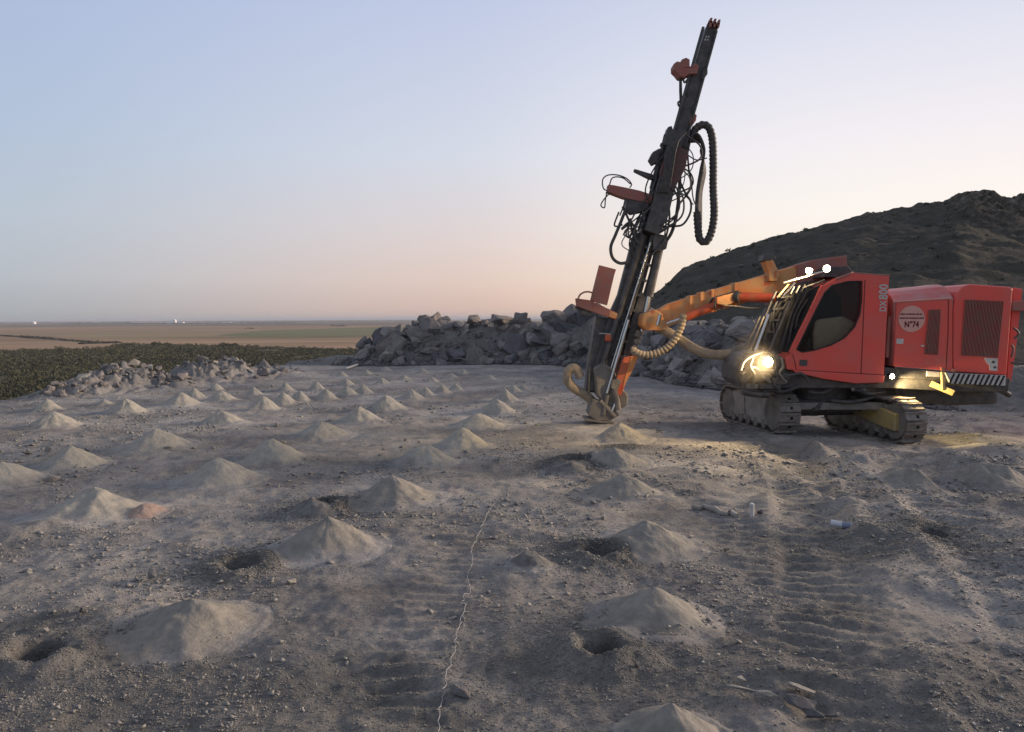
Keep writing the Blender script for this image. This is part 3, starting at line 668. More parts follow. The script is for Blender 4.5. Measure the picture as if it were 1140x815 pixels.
# ------------------------------------------------------------------ cuttings cones
ROWS = [('right row that runs up to the drill foot', [(748,780,862,74),(728,652,712,80),(720,578,622,62),(692,527,560,56),(684,497,524,42),(690,470,494,36)]),
 ('row just left of the white cord', [(212,667,722,88),(365,573,626,66),(437,527,566,60),(476,493,519,38),(514,475,502,36),(534,459,480,34),(553,443,464,28),(562,432,450,20),(571,428,439,13),(582,427,436,10)]),
 ('second row left of the cord', [(105,542,582,70),(243,508,544,50),(303,487,516,42),(358,468,492,34),(401,451,474,30),(429,439,460,26),(458,433,447,18),(474,430,443,13),(492,427,439,12),(507,426,436,10)]),
 ('third row left of the cord', [(2,512,544,46),(80,495,526,42),(173,476,504,42),(247,456,476,30),(293,440,461,22),(315,436,453,18),(334,434,450,16),(363,432,448,16),(386,429,443,16),(404,427,442,14)]),
 ('far left row near the rubble heaps', [(60,457,481,34),(140,443,464,28),(202,436,454,25),(246,434,449,20),(282,430,442,12),(318,425,437,12),(352,424,436,12),(385,421,431,12)]),
 ('outermost left row at the bench edge', [(52,443,459,20),(116,444,453,12),(216,431,446,14),(240,426,437,12)]),
 ('far group in front of the rock wall', [(408,411,418,9),(429,408,415,9),(450,417,424,10),(470,409,417,9),(502,415,423,11),(515,410,418,10),(425,420,429,11),(480,419,427,11),(545,417,424,10),(380,413,420,9)])]
ordn = ['first', 'second', 'third', 'fourth', 'fifth', 'sixth', 'seventh', 'eighth', 'ninth', 'tenth']
CONES = []
def cone(u, va, vb, hw, label, group, seed, m, bumpy=0, flat=0):
    yh = 357.4-.0055*u; vc = vb-(.20+.08*float(sst(np.array([va*1.0]), 480, 620)[0]))*(vb-va); Y = CAMZ*F/(vc-yh); g = 0
    for _ in range(4): x = (u-570)/F*Y; g = gz(x, Y); Y = (CAMZ-g)*F/(vc-yh)
    x = (u-570)/F*Y*1.0; top = P(u, va, Y); x = top.x; r = hw*.82*Y/F; g = gz(x, Y); H = max(top.z-g, .08)
    nr, na = 44, 96; rr = np.linspace(0, 1, nr)**.9*r*1.55; aa = np.arange(na)/na*2*math.pi
    RR, AA = np.meshgrid(rr, aa, indexing='ij')
    wob = 1+.16*vn(np.cos(AA)*1.3+seed, np.sin(AA)*1.3, seed)+.10*vn(np.cos(AA)*3+seed, np.sin(AA)*3, seed+1)
    q = RR/(r*wob)
    z = np.where(q < 1, 1-q, 0); s0 = 1-q; k = .10; z = .5*(s0+np.sqrt(s0*s0+k*k))-.004      # straight flank easing into the skirt
    z = z+.045-.5*(.19/(1+(q/.20)**2))                                               # blunt tip
    if flat: z = np.minimum(z, 1-flat+.05*vn(RR*9, AA*2, seed))
    XX = x+RR*np.cos(AA); YY = Y+RR*np.sin(AA)
    fn = fbm(XX*9, YY*9, 4, seed)*.05*np.clip(1.2-q*.5, 0, 1)+bumpy*fbm(XX*5, YY*5, 3, seed+5)*np.clip(1.3-q, 0, 1)
    rill = .018*vn(np.cos(AA)*6, np.sin(AA)*6, seed+9)*np.clip(q*(1.3-q)*3, 0, 1)
    gzz = bench(XX, YY); ZZ = gzz+H*(z+fn+rill); ZZ = np.where(q > 1.15, ZZ-(q-1.15)*.07, ZZ)
    for cx, cy, hr, a in HC: ZZ = ZZ-.5*H*1.5*sst(np.hypot(XX-cx, YY-cy), hr*1.9, hr*1.2)*sst(q, .3, .8)
    CONES.append((x, Y, r, H))
    v = np.stack([XX-x, YY-Y, ZZ-g], -1).reshape(-1, 3); i = np.arange(nr*na).reshape(nr, na); j = np.roll(i, -1, 1)
    qd = np.stack([i[:-1], i[1:], j[1:], j[:-1]], -1).reshape(-1, 4)
    fd = np.clip(sst(q+.35*fbm(XX*5, YY*5, 4, seed), 1.2, .7), 0, 1); o = np_mesh('cuttings_cone', v, qd, m, attr=fd.ravel(), smooth=True, stain_shade=dark_at(XX, YY).ravel()); o.location = (x, Y, g); tag(o, label, 'cone', group); return o
SP = {(0,0): 'cone cut off by the bottom edge, nearest in the row running to the drill foot',
 (0,1): 'largest near cone right of centre, behind the round open drill hole', (0,5): 'low cone right beside the drill foot',
 (1,0): 'broad lumpy front cone with an uneven top in the lower left', (1,1): 'steep smooth grey cone in front of centre, left of the white cord',
 (2,0): 'wide low cone with a pinkish right side near the left edge', (3,0): 'brownish cone cut off by the left edge of the picture',
 (2,3): 'cone with a brightly lit yellowish right side, left of centre', (4,0): 'pale cone farthest left before the rubble heaps'}
for ri, (rn, lst) in enumerate(ROWS):
    for k, (u, va, vb, hw) in enumerate(lst):
        lab = SP.get((ri, k), '%s cone from the front in the %s' % (ordn[k], rn) if ri < 6 else '%s small cone in the low far group before the rock wall' % ordn[k])
        cone(u, va, vb, hw, lab, 'cones of drill cuttings', 50+ri*20+k, M['pilemid'] if (va > 520 and ri < 2) or ri == 0 else M['pile'], bumpy=.20 if (ri, k) in ((1,0),(2,0)) else .02+.02*((k*7+ri) % 3), flat=.10 if (ri, k) == (1, 0) else 0)
cone(158,560,580,32,'small pink tan spill of cuttings on the right side of the wide low cone','small spills of cuttings',333,M['dump'],.1)
cone(592,612,640,30,'low dark mound of damp cuttings left of the small crater in the right row','dark mounds of damp cuttings',334,M['piledark'],.25,.3)
cone(632,514,530,34,'low dark mound of damp cuttings left of the right row behind the small crater','dark mounds of damp cuttings',335,M['piledark'],.2,.2)
cone(350,562,578,34,'low dark mound just behind the steep smooth middle cone','dark mounds of damp cuttings',336,M['piledark'],.2,.2)
cone(1105,512,545,52,'broad low dust heap on the right behind the track ruts','low dust heaps on the right',337,M['pilemid'],.3,.3)
cone(1010,515,545,40,'smaller low dust heap left of the broad one on the right','low dust heaps on the right',338,M['pilemid'],.3,.35)

x, y = scatter(52000, 2.6, 30); s_ = np.minimum(.0042*np.exp(np.abs(rng.normal(0, .75, len(x)))), .034)*np.clip(y/5, .8, 2.2)
gravel('gravel', x, y, s_, M['pebble'])
x, y = scatter(4200, 3, 34); s_ = np.minimum(.008*np.exp(np.abs(rng.normal(0, .65, len(x)))), .055)*np.clip(y/7, .7, 1.7)
gravel('scattered_stones', x, y, s_, M['rock_pale'], .25)
n_ = 9000; aa_ = rng.uniform(0, _wl[-1]-3, n_); bx = np.interp(aa_, _wl, WALL[:, 0]); by = np.interp(aa_, _wl, WALL[:, 1]); of = np.abs(rng.normal(.4, 1.1, n_))-.5
gravel('wall_fines', bx-of*.1, by+of, np.minimum(.03*np.exp(np.abs(rng.normal(0, .65, n_))), .16), M['rock'], .3)
V = []
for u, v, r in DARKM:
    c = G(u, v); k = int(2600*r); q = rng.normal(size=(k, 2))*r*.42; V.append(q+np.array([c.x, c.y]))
for cx, cy, r, a in HC:
    q = rng.normal(size=(5200, 2))*.36; d = np.hypot(q[:, 0], q[:, 1]); V.append(q[d > r*.85]+np.array([cx, cy]))
V = np.concatenate(V); s_ = np.minimum(.004*np.exp(np.abs(rng.normal(0, .5, len(V)))), .014)*np.clip(V[:, 1]/5, .9, 2)
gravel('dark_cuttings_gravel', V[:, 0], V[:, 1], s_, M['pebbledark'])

# ------------------------------------------------------------------ cord and litter
pts = [(483,830),(488,812),(489,795),(493,775),(497,762),(499,748),(506,728),(507,715),(512,695),(516,680),(517,668),(523,655),(520,645),(526,625),(524,612),(531,600),(536,588),(541,578),(550,563),(559,556)]
pp = spline([on(u+random.uniform(-1,1), v)+Vector((0, 0, .008)) for u, v in pts], 7)
pp = [Vector((p.x+.020*vn(i*.55, i*0, 3)+.012*vn(i*1.3, i*0, 4), p.y, gz(p.x, p.y)+.010)) for i, p in enumerate(pp)]
m = MB(); m.tube(pp, .0026, 6); tag(m.build('cord', M['cord']), 'thin white cord running wavily over the dust from the bottom edge to the middle', 'cord')
m = MB(); p = on(385,412); q = on(398,408); m.tube([p+Vector((0,0,.05)), q+Vector((0,0,.08))], .05, 6); tag(m.build('pale_stick', M['white']), 'pale straight stick lying far off in front of the left end of the rock wall', 'stick')
p = on(940,588); r_ = bpy.data.objects.new('plastic_bottle', None); col.objects.link(r_); r_.location = p; tag(r_, 'crushed clear plastic bottle with a blue label lying on the dust', 'bottle')
ax = Vector((.85, -.45, -.05)).normalized(); c = p+Vector((0, 0, .03)); ax = ax*.6
def bt(a, b, ra, rb, name, mm):
    m = MB(); m.tube([c+ax*a, c+ax*(a*.6+b*.4), c+ax*b], [ra*.66, (ra+rb)/2*.62, rb*.62], 14); m.build(name, mm, r_)
bt(-.20, -.03, .052, .050, 'bottle_body', M['plastic']); bt(-.03, .10, .053, .053, 'bottle_label', M['blue']); bt(.10, .17, .05, .02, 'bottle_neck', M['plastic']); bt(.17, .20, .022, .022, 'bottle_cap', M['blue'])
p = on(837,574); r_ = bpy.data.objects.new('marker_peg', None); col.objects.link(r_); r_.location = p; tag(r_, 'short white marker peg standing upright in the dust in front of the tracks', 'peg')
m = MB(); m.tube([p-Vector((0,0,.03)), p+Vector((0,0,.13))], .022, 10); m.build('peg_tube', M['white'], r_)
m = MB(); m.tube([p+Vector((0,0,.13)), p+Vector((0,0,.145))], [.026,.018], 10); m.build('peg_top', M['white'], r_)
p = on(846,572); put_rock('stone', PROTO_D[1], p+Vector((0,0,.02)), .05, None, 'black stone right beside the white marker peg', 'stone')
p = on(800,572); m = MB(); L_ = [on(772+i*6, 566+i*1.2+random.uniform(-1.5,1.5)) for i in range(9)]
m.tube([q+Vector((0,0,.02)) for q in L_], [.02+.02*random.random() for _ in L_], 7); tag(m.build('plastic_scrap', M['pale']), 'crumpled pale strip of sheeting lying left of the white marker peg', 'scrap')
# dry bush at the left edge
p = G(2, 440); n = 420; C = np.array([[p.x-.3, p.y, gz(p.x, p.y)]]*3)+np.array([[0,0,0],[-.8,.4,0],[.35,-.5,0]])
o = clumps('dry_bush', C, np.array([.55,.6,.35]), np.array([.75,.8,.4]), 420, .035, M['drybush']); del o['kind']; tag(o, 'dry brown bush at the far left edge of the bench', 'bush')

# ------------------------------------------------------------------ drill rig
RIG = bpy.data.objects.new('drill_rig', None); col.objects.link(RIG); RIG.location = (5.5, 13.8, 0)
tag(RIG, 'red crawler drill rig with tall leaning mast and lit work lamps on the quarry bench', 'drill rig')
def pris(name, px, Y0, Y1, m, parent=RIG, bevel=.012):
    s = MB(); s.prism(px, Y0, Y1); return s.build(name, M[m], parent, bevel=bevel)
YC = 12.7
# --- tracks
td = Vector((-.153, .988, 0)).normalized(); tn = Vector((td.y, -td.x, 0))     # along, and to the right
def track(o, sw=.36):
    """crawler: o = near bottom left corner of the belt"""
    r1, r2, cl, cf = .345, .325, .30, 2.05
    def T(a, b, c): return o+td*a+tn*b+Vector((0, 0, c))
    path = []
    n = 12
    for i in range(n+1): th = -math.pi/2-math.pi*i/n; path.append((cl+r1*math.cos(th), .37+r1*math.sin(th)))
    path.append(((cl+cf)/2, .70))
    for i in range(n+1): th = math.pi/2-math.pi*i/n; path.append((cf+r2*math.cos(th), .355+r2*math.sin(th)))
    path.append(path[0]); L = [0]
    for a, b in zip(path[:-1], path[1:]): L.append(L[-1]+math.hypot(b[0]-a[0], b[1]-a[1]))
    N_ = 34
    root = MB()
    fr = [(.12,.20),(.30,.12),(2.05,.12),(2.28,.25),(2.28,.50),(2.1,.60),(1.2,.63),(.45,.62),(.12,.52)]
    root.poly([T(a, .05, c) for a, c in fr], [T(a, sw-.05, c) for a, c in fr])
    tr = root.build('crawler_track', M['pale'], RIG, bevel=.02)
    s = MB(); hl = MB()
    for k in range(N_):
        d = L[-1]*k/N_; j = max(i for i in range(len(L)-1) if L[i] <= d); t = (d-L[j])/max(L[j+1]-L[j], 1e-6)
        a = path[j][0]+(path[j+1][0]-path[j][0])*t; c = path[j][1]+(path[j+1][1]-path[j][1])*t
        dv = Vector((path[j+1][0]-path[j][0], 0, path[j+1][1]-path[j][1])).normalized(); t3 = td*dv.x+Vector((0,0,dv.z)); n3 = t3.cross(tn).normalized()
        cen = T(a, sw/2, c); 
        if (cen-T((cl+cf)/2, sw/2, .36)).dot(n3) < 0: n3 = -n3
        rot = Matrix((t3, tn, n3)).transposed(); st = L[-1]/N_
        s.box(cen, (st*.93, sw, .022), rot); s.box(cen+n3*.022+t3*st*.33, (.022, sw*.98, .032), rot); s.box(cen+n3*.014-t3*st*.33, (.016, sw*.98, .018), rot)
        s.box(cen-n3*.03, (st*.8, .12, .05), rot)
        for q in (-.0, .0): pass
        hl.box(cen+n3*.013-t3*.01+tn*.02, (.05, .045, .008), rot)
    nf = len(s.f); s.add(hl.v, hl.f); ts_ = s.build('track_shoes', [M['shoe'], M['black']], tr)
    mi = np.zeros(len(ts_.data.polygons), np.int32); mi[nf:] = 1; ts_.data.polygons.foreach_set('material_index', mi)
    for a in (.62, .92, 1.22, 1.52, 1.82):
        s = MB(); s.tube([T(a, .03, .135), T(a, sw-.03, .135)], .085, 16); s.build('roller', M['dusty'], tr)
    for nm, a, c, r_ in (('idler_wheel', cl, .37, .29), ('drive_sprocket', cf, .355, .27)):
        s = MB(); s.tube([T(a, .03, c), T(a, sw-.03, c)], r_, 24); s.build(nm, M['dusty'], tr, bevel=.01)
    s = MB(); s.poly([T(a, .032, c) for a, c in [(.14,.24),(.42,.14),(.95,.13),(.95,.60),(.5,.62),(.2,.54)]], [T(a, .052, c) for a, c in [(.14,.24),(.42,.14),(.95,.13),(.95,.60),(.5,.62),(.2,.54)]])
    s.poly([T(a, .032, c) for a, c in [(1.35,.22),(1.9,.14),(2.2,.28),(2.2,.5),(1.95,.58),(1.4,.58)]], [T(a, .052, c) for a, c in [(1.35,.22),(1.9,.14),(2.2,.28),(2.2,.5),(1.95,.58),(1.4,.58)]])
    s.build('side_cover', M['pale'], tr, bevel=.008)
    return tr
oL = Vector((4.47, 12.86, gz(4.5, 13.6)+.0)); oR = Vector((6.30, 12.32, gz(6.4, 13.3)-.02))
track(oL); tR = track(oR)
s = MB(); s.poly([oR+td*a+tn*-.05+Vector((0,0,c)) for a, c in [(.18,.22),(.18,.50),(.55,.56),(1.4,.62),(1.7,.60),(1.7,.45),(.7,.28)]], [oR+td*a+tn*.06+Vector((0,0,c)) for a, c in [(.18,.22),(.18,.50),(.55,.56),(1.4,.62),(1.7,.60),(1.7,.45),(.7,.28)]])
s.build('inner_frame_plate', M['lamplit_yellow'], tR, bevel=.02)
# --- car body between the tracks
c0 = (oL+oR)/2+td*1.15+tn*.18
s = MB(); rotb = Matrix((tn, td, Vector((0,0,1)))).transposed()
s.box(c0+Vector((0,0,.52)), (1.5, .95, .26), rotb); s.box(c0+Vector((0,0,.40)), (1.7, .35, .2), rotb); s.box(c0+Vector((0,-.52,.56)), (1.1,.12,.14), rotb)
s.build('undercarriage', M['steel'], RIG, bevel=.02)
s = MB(); s.tube([c0+Vector((0,0,.60)), c0+Vector((0,0,.86))], .62, 32); s.build('slewing_ring', M['steel'], RIG)
s = MB(); s.beam(P(880,452,12.95), P(985,452,12.95), .12, .10); s.build('axle_beam', M['dusty'], RIG, bevel=.01)
for k, (a, b) in enumerate([((900,436),(930,431)), ((925,446),(975,441)), ((952,433),(985,436)), ((905,456),(915,446))]):
    s = MB(); s.tube(spline([P(a[0],a[1],12.9), P((a[0]+b[0])/2,(a[1]+b[1])/2+4,12.85), P(b[0],b[1],12.95)], 6), .03, 8); s.build('hydraulic_hose', M['rubber'], RIG)
# --- upper deck
pris('deck_frame', [(868,413),(990,417),(1125,421),(1123,436),(1060,436),(990,432),(868,432)], YC+.12, YC+1.75, 'steel')
pris('deck_skirt', [(884,412),(985,418),(984,426),(952,427),(918,422),(884,414)], YC-.01, YC+.5, 'red')
# --- cab
out_ = [(874,399),(881,393),(891,372),(904,346),(917,318),(930,311),(950,304.5),(990,307.5),(987,360),(984,418),(960,417),(884,412),(876,411)]
win = [(887,389),(905,352),(918,326),(926,318),(944,313.5),(959.5,313),(959,335),(957,350),(951,364),(940,376),(925,384),(905,390),(893,392)]
fo = [P(u, v, YC) for u, v in out_]; fw = [P(u, v, YC) for u, v in win]
tri = tessellate_polygon([fo, fw]); allp = fo+fw; no = len(fo); nw = len(fw); BW = 1.35
s = MB(); bk = [Vector((p.x, YC+BW, p.z)) for p in fo]; inn = [Vector((p.x, YC+.05, p.z)) for p in fw]
s.add(allp, [tuple(t) for t in tri])
s.add(fo+bk, [(i, (i+1) % no, no+(i+1) % no, no+i) for i in range(no) if i not in (1, 2, 3)])   # edges 1-3: windscreen
s.add(bk, [tuple(t) for t in tessellate_polygon([bk])])
s.add(fw+inn, [(i, (i+1) % nw, nw+(i+1) % nw, nw+i) for i in range(nw)])
cab = s.build('cab', M['red'], RIG, bevel=.012)
s = MB(); g_ = [Vector((p.x, YC+.03, p.z)) for p in fw]; s.add(g_, [tuple(t) for t in tessellate_polygon([g_])]); 
M['glass'].node_tree.nodes['Principled BSDF'].inputs['Alpha'].default_value = .38
s.build('side_window', M['glass'], cab)
s = MB(); ring = []
for (a, b) in zip(fw, fw[1:]+fw[:1]): ring.append(a)
s.tube([p+Vector((0,-.004,0)) for p in fw+fw[:1]], .012, 6); s.build('window_seal', M['blackp'], cab)
s = MB()
for i, j in ((1,2),(2,3),(3,4)):
    a, b = fo[i], fo[j]; s.add([a+Vector((.02,.06,0)), b+Vector((.02,.06,0)), Vector((b.x+.02, YC+BW-.05, b.z)), Vector((a.x+.02, YC+BW-.05, a.z))], [(0,1,2,3)])
s.build('windscreen', M['blackp'], cab)
s = MB()
for a, b in ((1,2),(2,3),(3,4)): s.beam(fo[a]+Vector((0,.035,0)), fo[b]+Vector((0,.035,0)), .07, .05)
s.build('front_pillar', M['red'], cab, bevel=.01)
s = MB(); s.poly([P(u, v, YC+.30) for u, v in [(907,356),(938,352),(954,360),(951,392),(905,392),(904,372)]], [P(u, v, YC+.62) for u, v in [(907,356),(938,352),(954,360),(951,392),(905,392),(904,372)]])
s.build('seat_reflection', M['seat_reflection'], cab, bevel=.06)  # seat shape standing in for the tan reflection in the side window
s = MB(); s.beam(P(896,395,YC+.3), P(901,378,YC+.3), .05, .05); s.box(P(897,385,YC+.6), (.18,.4,.25)); s.build('console', M['blackp'], cab)
s = MB(); q = [(886,320),(970,320),(970,400),(886,400)]; q = [Vector((P(u, v, YC).x, YC+BW-.02, P(u, v, YC).z)) for u, v in [(908,350),(960,312),(975,330),(975,405),(890,400)]]; s.add(q, [(0,1,2,3,4)]); s.build('interior_wall', M['blackp'], cab)
# seams, marks
def line(name, pts, w_, m, parent, Y=YC-.004, dd=.01):
    s = MB()
    for a, b in zip(pts[:-1], pts[1:]): s.beam(P(a[0],a[1],Y), P(b[0],b[1],Y), dd, w_, up=(0,1,0))
    # beam(w_, h_): w across, h along the view
    return s.build(name, M[m], parent)
def seam(parent, pts, Y=YC-.002, name='panel_seam'):
    s = MB()
    for a, b in zip(pts[:-1], pts[1:]): s.beam(P(a[0],a[1],Y), P(b[0],b[1],Y), .012, .006)
    return s.build(name, M['louver'], parent)
seam(cab, [(963,312),(961,360),(958.5,417)]); seam(cab, [(882,394),(885,403),(886.5,412)]); seam(cab, [(887,412),(985,417.5)])
pris('vent_badge', [(890.5,400.5),(899,401),(898.5,407.5),(890,407)], YC-.008, YC+.004, 'steel', cab, 0)
def text(name, body, pos, size, m, parent, vertical=False, Yo=0, sx=1.0, tilt=0):
    c = bpy.data.curves.new(name, 'FONT'); c.body = body; c.size = size; c.align_x = 'CENTER'; c.align_y = 'CENTER'; c.extrude = .002; c.space_character = 1.05
    c.offset = size*.02
    t = bpy.data.objects.new(name, c); col.objects.link(t); bpy.context.view_layer.update()
    me = bpy.data.meshes.new_from_object(t.evaluated_get(bpy.context.evaluated_depsgraph_get())); bpy.data.objects.remove(t); bpy.data.curves.remove(c)
    if vertical: mt = Matrix(((0,-1,0),(0,0,-1),(1,0,0)))
    else: mt = Matrix(((1,0,0),(0,0,-1),(0,1,0)))
    mt = Matrix.Rotation(tilt, 3, 'Y') @ mt
    mt = mt.to_4x4() @ Matrix.Scale(sx, 4, (1,0,0)); me.transform(mt); me.transform(Matrix.Translation(pos-root_of(parent)))
    me.materials.clear(); return link_mesh(name, me, M[m], parent)
text('model_number', '800', P(984,325,YC-.006), .20, 'white', cab, True, sx=.80, tilt=.03)
text('model_letters', 'DX', P(983.4,341,YC-.006), .15, 'white', cab, True, sx=.80, tilt=.03)
# roof details
s = MB(); s.tube(spline([P(930,311,YC+.0), P(945,305.5,YC+.0), P(950,304,YC+.1)], 4), .02, 8); s.tube([P(950,304.3,YC+.02), P(990,307,YC+.02)], .014, 8); s.build('roof_gutter', M['dullred'], cab)
s = MB(); s.tube([P(872,315,YC+.1), P(917,302.5,YC+.25)], .020, 10); s.tube([P(879,312,YC+.4), P(912,303,YC+.5)], .012, 8); s.build('roof_rail', M['bar'], cab)
s = MB()
for k in range(4): s.tube([P(884+k*6, 319-k*1, YC+.2), P(880+k*6, 327-k*1, YC+.2)], .015, 6)
s.tube(spline([P(895,321,YC+.1), P(905,317,YC+.05), P(918,312,YC+.1)], 5), .02, 6); s.tube(spline([P(900,324,YC+.2), P(910,319,YC+.1), P(925,313,YC+.1)], 5), .014, 6)
s.build('roof_hose', M['rubber'], cab)
pris('roof_bracket', [(918,308),(924,297),(944,296),(952,304.5),(936,309)], YC+.2, YC+.9, 'steel')
# --- dark front: ladder-like guard, rods and hoses before the windscreen
pris('front_guard', [(842,402),(868,334),(880,322),(903,312),(914,318),(903,344),(886,372),(874,400)], YC+.55, YC+1.25, 'steel')
for (a, b, r_, m_) in [((841,391),(856,350),.035,'chrome'),((845,395),(862,345),.014,'rubber'),((862,379),(876,346),.022,'chrome'),((835,390),(850,352),.022,'dusty'),((829,388),(846,352),.02,'steel'),((856,392),(880,335),.03,'steel'),((872,330),(885,315),.02,'chrome'),((866,330),(878,316),.015,'lamplit_yellow')]:
    s = MB(); s.tube([P(a[0],a[1],YC+.35), P(b[0],b[1],YC+.35)], r_, 10); s.build('guard_rod', M[m_], RIG)
for k in range(5):
    a = (846+k*5.2, 383-k*13)
    s = MB(); s.beam(P(a[0]-2,a[1],YC+.42), P(a[0]+15,a[1]-1,YC+.42), .03, .03); s.build('guard_rung', M['steel'], RIG)
for k in range(7):
    u0 = 838+k*7; s = MB(); s.tube(spline([P(u0,402,YC+.3+.05*k), P(u0+6+random.uniform(-4,4),380,YC+.4), P(u0+12+random.uniform(-4,4),352,YC+.45), P(u0+26,324,YC+.5)], 6), .022, 8)
    s.build('hydraulic_hose', M['rubber'], RIG)
pris('front_housing', [(824,408),(832,396),(846,391),(876,398),(878,414),(880,430),(850,436),(830,432),(824,424)], YC+.1, YC+1.3, 'steel', bevel=.06)
for k, (u, v, w_, h_, m_) in enumerate([(833,404,14,11,'dusty'),(848,420,22,9,'dusty'),(830,421,10,13,'dusty'),(866,405,9,14,'steel'),(868,424,16,8,'dusty'),(842,396,12,6,'steel'),(857,430,26,6,'steel'),(838,430,14,6,'dusty')]):
    pris('front_bracket', [(u-w_/2,v-h_/2),(u+w_/2,v-h_/2+1),(u+w_/2-1,v+h_/2),(u-w_/2+1,v+h_/2)], YC+.02-.015*k, YC+.4, m_, bevel=.02)
for k, (pts, r_, m_) in enumerate([([(826,416),(834,410),(843,411),(850,420),(858,426)],.028,'dusty'),([(828,426),(838,418),(850,414),(866,416),(878,422)],.024,'rubber'),([(838,398),(835,408),(840,418),(838,430)],.026,'rubber'),([(862,412),(866,420),(862,428),(868,434)],.022,'rubber'),([(824,412),(828,402),(838,395),(850,391)],.03,'dusty'),([(870,398),(872,408),(868,416),(876,426)],.02,'dusty')]):
    hose(pts, YC-.06-.01*k, r_).build('front_hose', M[m_], RIG)
s = MB(); s.beam(P(846,393,YC-.02), P(846,413,YC-.02), .04, .04); s.beam(P(864,393,YC-.02), P(864,413,YC-.02), .04, .04); s.beam(P(845,392,YC-.02), P(865,392,YC-.02), .04, .04); s.build('lamp_bracket', M['steel'], RIG)
for k, (pts, r_) in enumerate([([(822,430),(820,420),(823,408),(830,399)],.04), ([(846,438),(858,434),(872,436),(890,430)],.03), ([(868,412),(876,418),(892,416),(900,424)],.025), ([(826,436),(840,439),(856,440)],.05)]):
    hose(pts, YC+.02-.02*k, r_).build('front_hose', M['rubber'], RIG)
# --- engine housing
def prof_loft(name, us_, rows, m, parent, bevel=.015):
    """rows: (offset from face plane, v at first u, v at last u)"""
    s = MB(); secs = []
    for i, u in enumerate(us_):
        t = i/(len(us_)-1); sec = []
        for dy, v0, v1 in rows:
            p = P(u, v0+(v1-v0)*t, YC); z = p.z; sec.append(Vector((p.x, YC+.03+dy, z)))
        secs.append(sec)
    s.loft(secs); return s.build(name, M[m], parent, bevel=bevel)
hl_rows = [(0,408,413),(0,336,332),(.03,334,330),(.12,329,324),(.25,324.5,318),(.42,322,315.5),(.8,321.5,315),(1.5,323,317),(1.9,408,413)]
eh = prof_loft('engine_hood', [996,1020,1045,1062], hl_rows, 'redhood_skylit', RIG)
s = MB(); s.prism([(998,337.5),(1060,333),(1060.5,413),(995,408)], YC-.0, YC+.03); eng = s.build('engine_door', M['red'], RIG, bevel=.01)
s = MB(); ra = [(1061.5,413.5),(1061.5,345),(1063,334),(1067,325),(1073,318.5),(1080,316.3),(1126,319.5),(1128,322),(1124.5,370),(1121,418)]
s.prism(ra, YC, YC+1.75); rad = s.build('radiator_housing', M['red'], RIG, bevel=.04)
s = MB(); s.tube(spline([P(994,336,YC), P(1010,335,YC-.01), P(1058,332,YC-.01)], 3), .012, 6); s.build('hood_edge', M['sticker'], eng)
def louvers(px, n, parent):
    fr_ = pris('grille_backing', px, YC-.006, YC+.008, 'louver', parent, 0); s = MB(); (a, b, c, d) = px
    for i in range(n+1):
        t = i/n; s.beam(P(a[0]+(b[0]-a[0])*t, a[1]+(b[1]-a[1])*t, YC-.014), P(d[0]+(c[0]-d[0])*t, d[1]+(c[1]-d[1])*t, YC-.014), .009, .012)
    g = s.build('grille_bars', M['dullred'], fr_); return g
louvers([(1034.5,345),(1047,344.5),(1044,395),(1029.5,394.5)], 9, eng)
louvers([(1074.5,333.5),(1117,335.5),(1110.5,398),(1070.5,395.5)], 26, rad)
s = MB(); c = P(1015,355,YC-.009); rr2 = 14.6*YC/F*1.0
s.poly([c+Vector((rr2*math.cos(i*math.pi/24), 0, rr2*math.sin(i*math.pi/24))) for i in range(48)], [c+Vector((rr2*math.cos(i*math.pi/24), .006, rr2*math.sin(i*math.pi/24))) for i in range(48)])
st_ = s.build('round_sticker', M['sticker'], eng)
text('sticker_number', 'N°74', P(1015,361.5,YC-.013), .135, 'ink', st_, False, sx=.78)
rl = random.Random(5)
for vv, wd in ((349.8, 25), (354.2, 27)):
    s = MB(); u = 1015-wd/2
    while u < 1015+wd/2-1:
        w2 = rl.uniform(.7, 1.2); hh = rl.choice([.9, 1.0, 1.0])
        s.box(P(u+w2/2, vv, YC-.012), (w2*.0125, .002, hh*.026)); u += w2+(.35 if rl.random() < .8 else .9)
    s.build('sticker_line', M['ink'], st_)
pris('small_label', [(998.5,377),(1006,377.3),(1005.5,383),(998,382.7)], YC-.008, YC+.002, 'white', eng, 0)
pris('door_latch', [(1025.5,384.2),(1029,384.2),(1029,385.8),(1025.5,385.8)], YC-.02, YC+.002, 'white', eng, 0)
pris('corner_label', [(1096,398.5),(1111,399),(1110.4,413),(1102,412.5),(1101.5,406.5),(1098.5,404)], YC-.008, YC+.002, 'white', rad, 0)
for (u, v) in ((1106,403),(1107.5,409)): pris('label_mark', [(u-1.6,v-1.2),(u+1.6,v-1.2),(u+1.6,v+1.2),(u-1.6,v+1.2)], YC-.011, YC-.007, 'steel', rad, 0)
seam(eng, [(1056,333.5),(1055.5,372),(1053,412)])
for u, v in ((1050,411),(1062,412.5)): pris('hinge', [(u-2,v-2),(u+2,v-1.5),(u+2,v+2.5),(u-2,v+1.5)], YC-.02, YC+.0, 'dullred', eng, 0)
# gap behind cab
pris('gap_frame', [(986,335),(1000,336),(996,418),(984,420)], YC+.35, YC+1.2, 'steel'); pris('gap_panel', [(989,352),(993,352),(990,398),(986,398)], YC+.1, YC+.25, 'dullred')
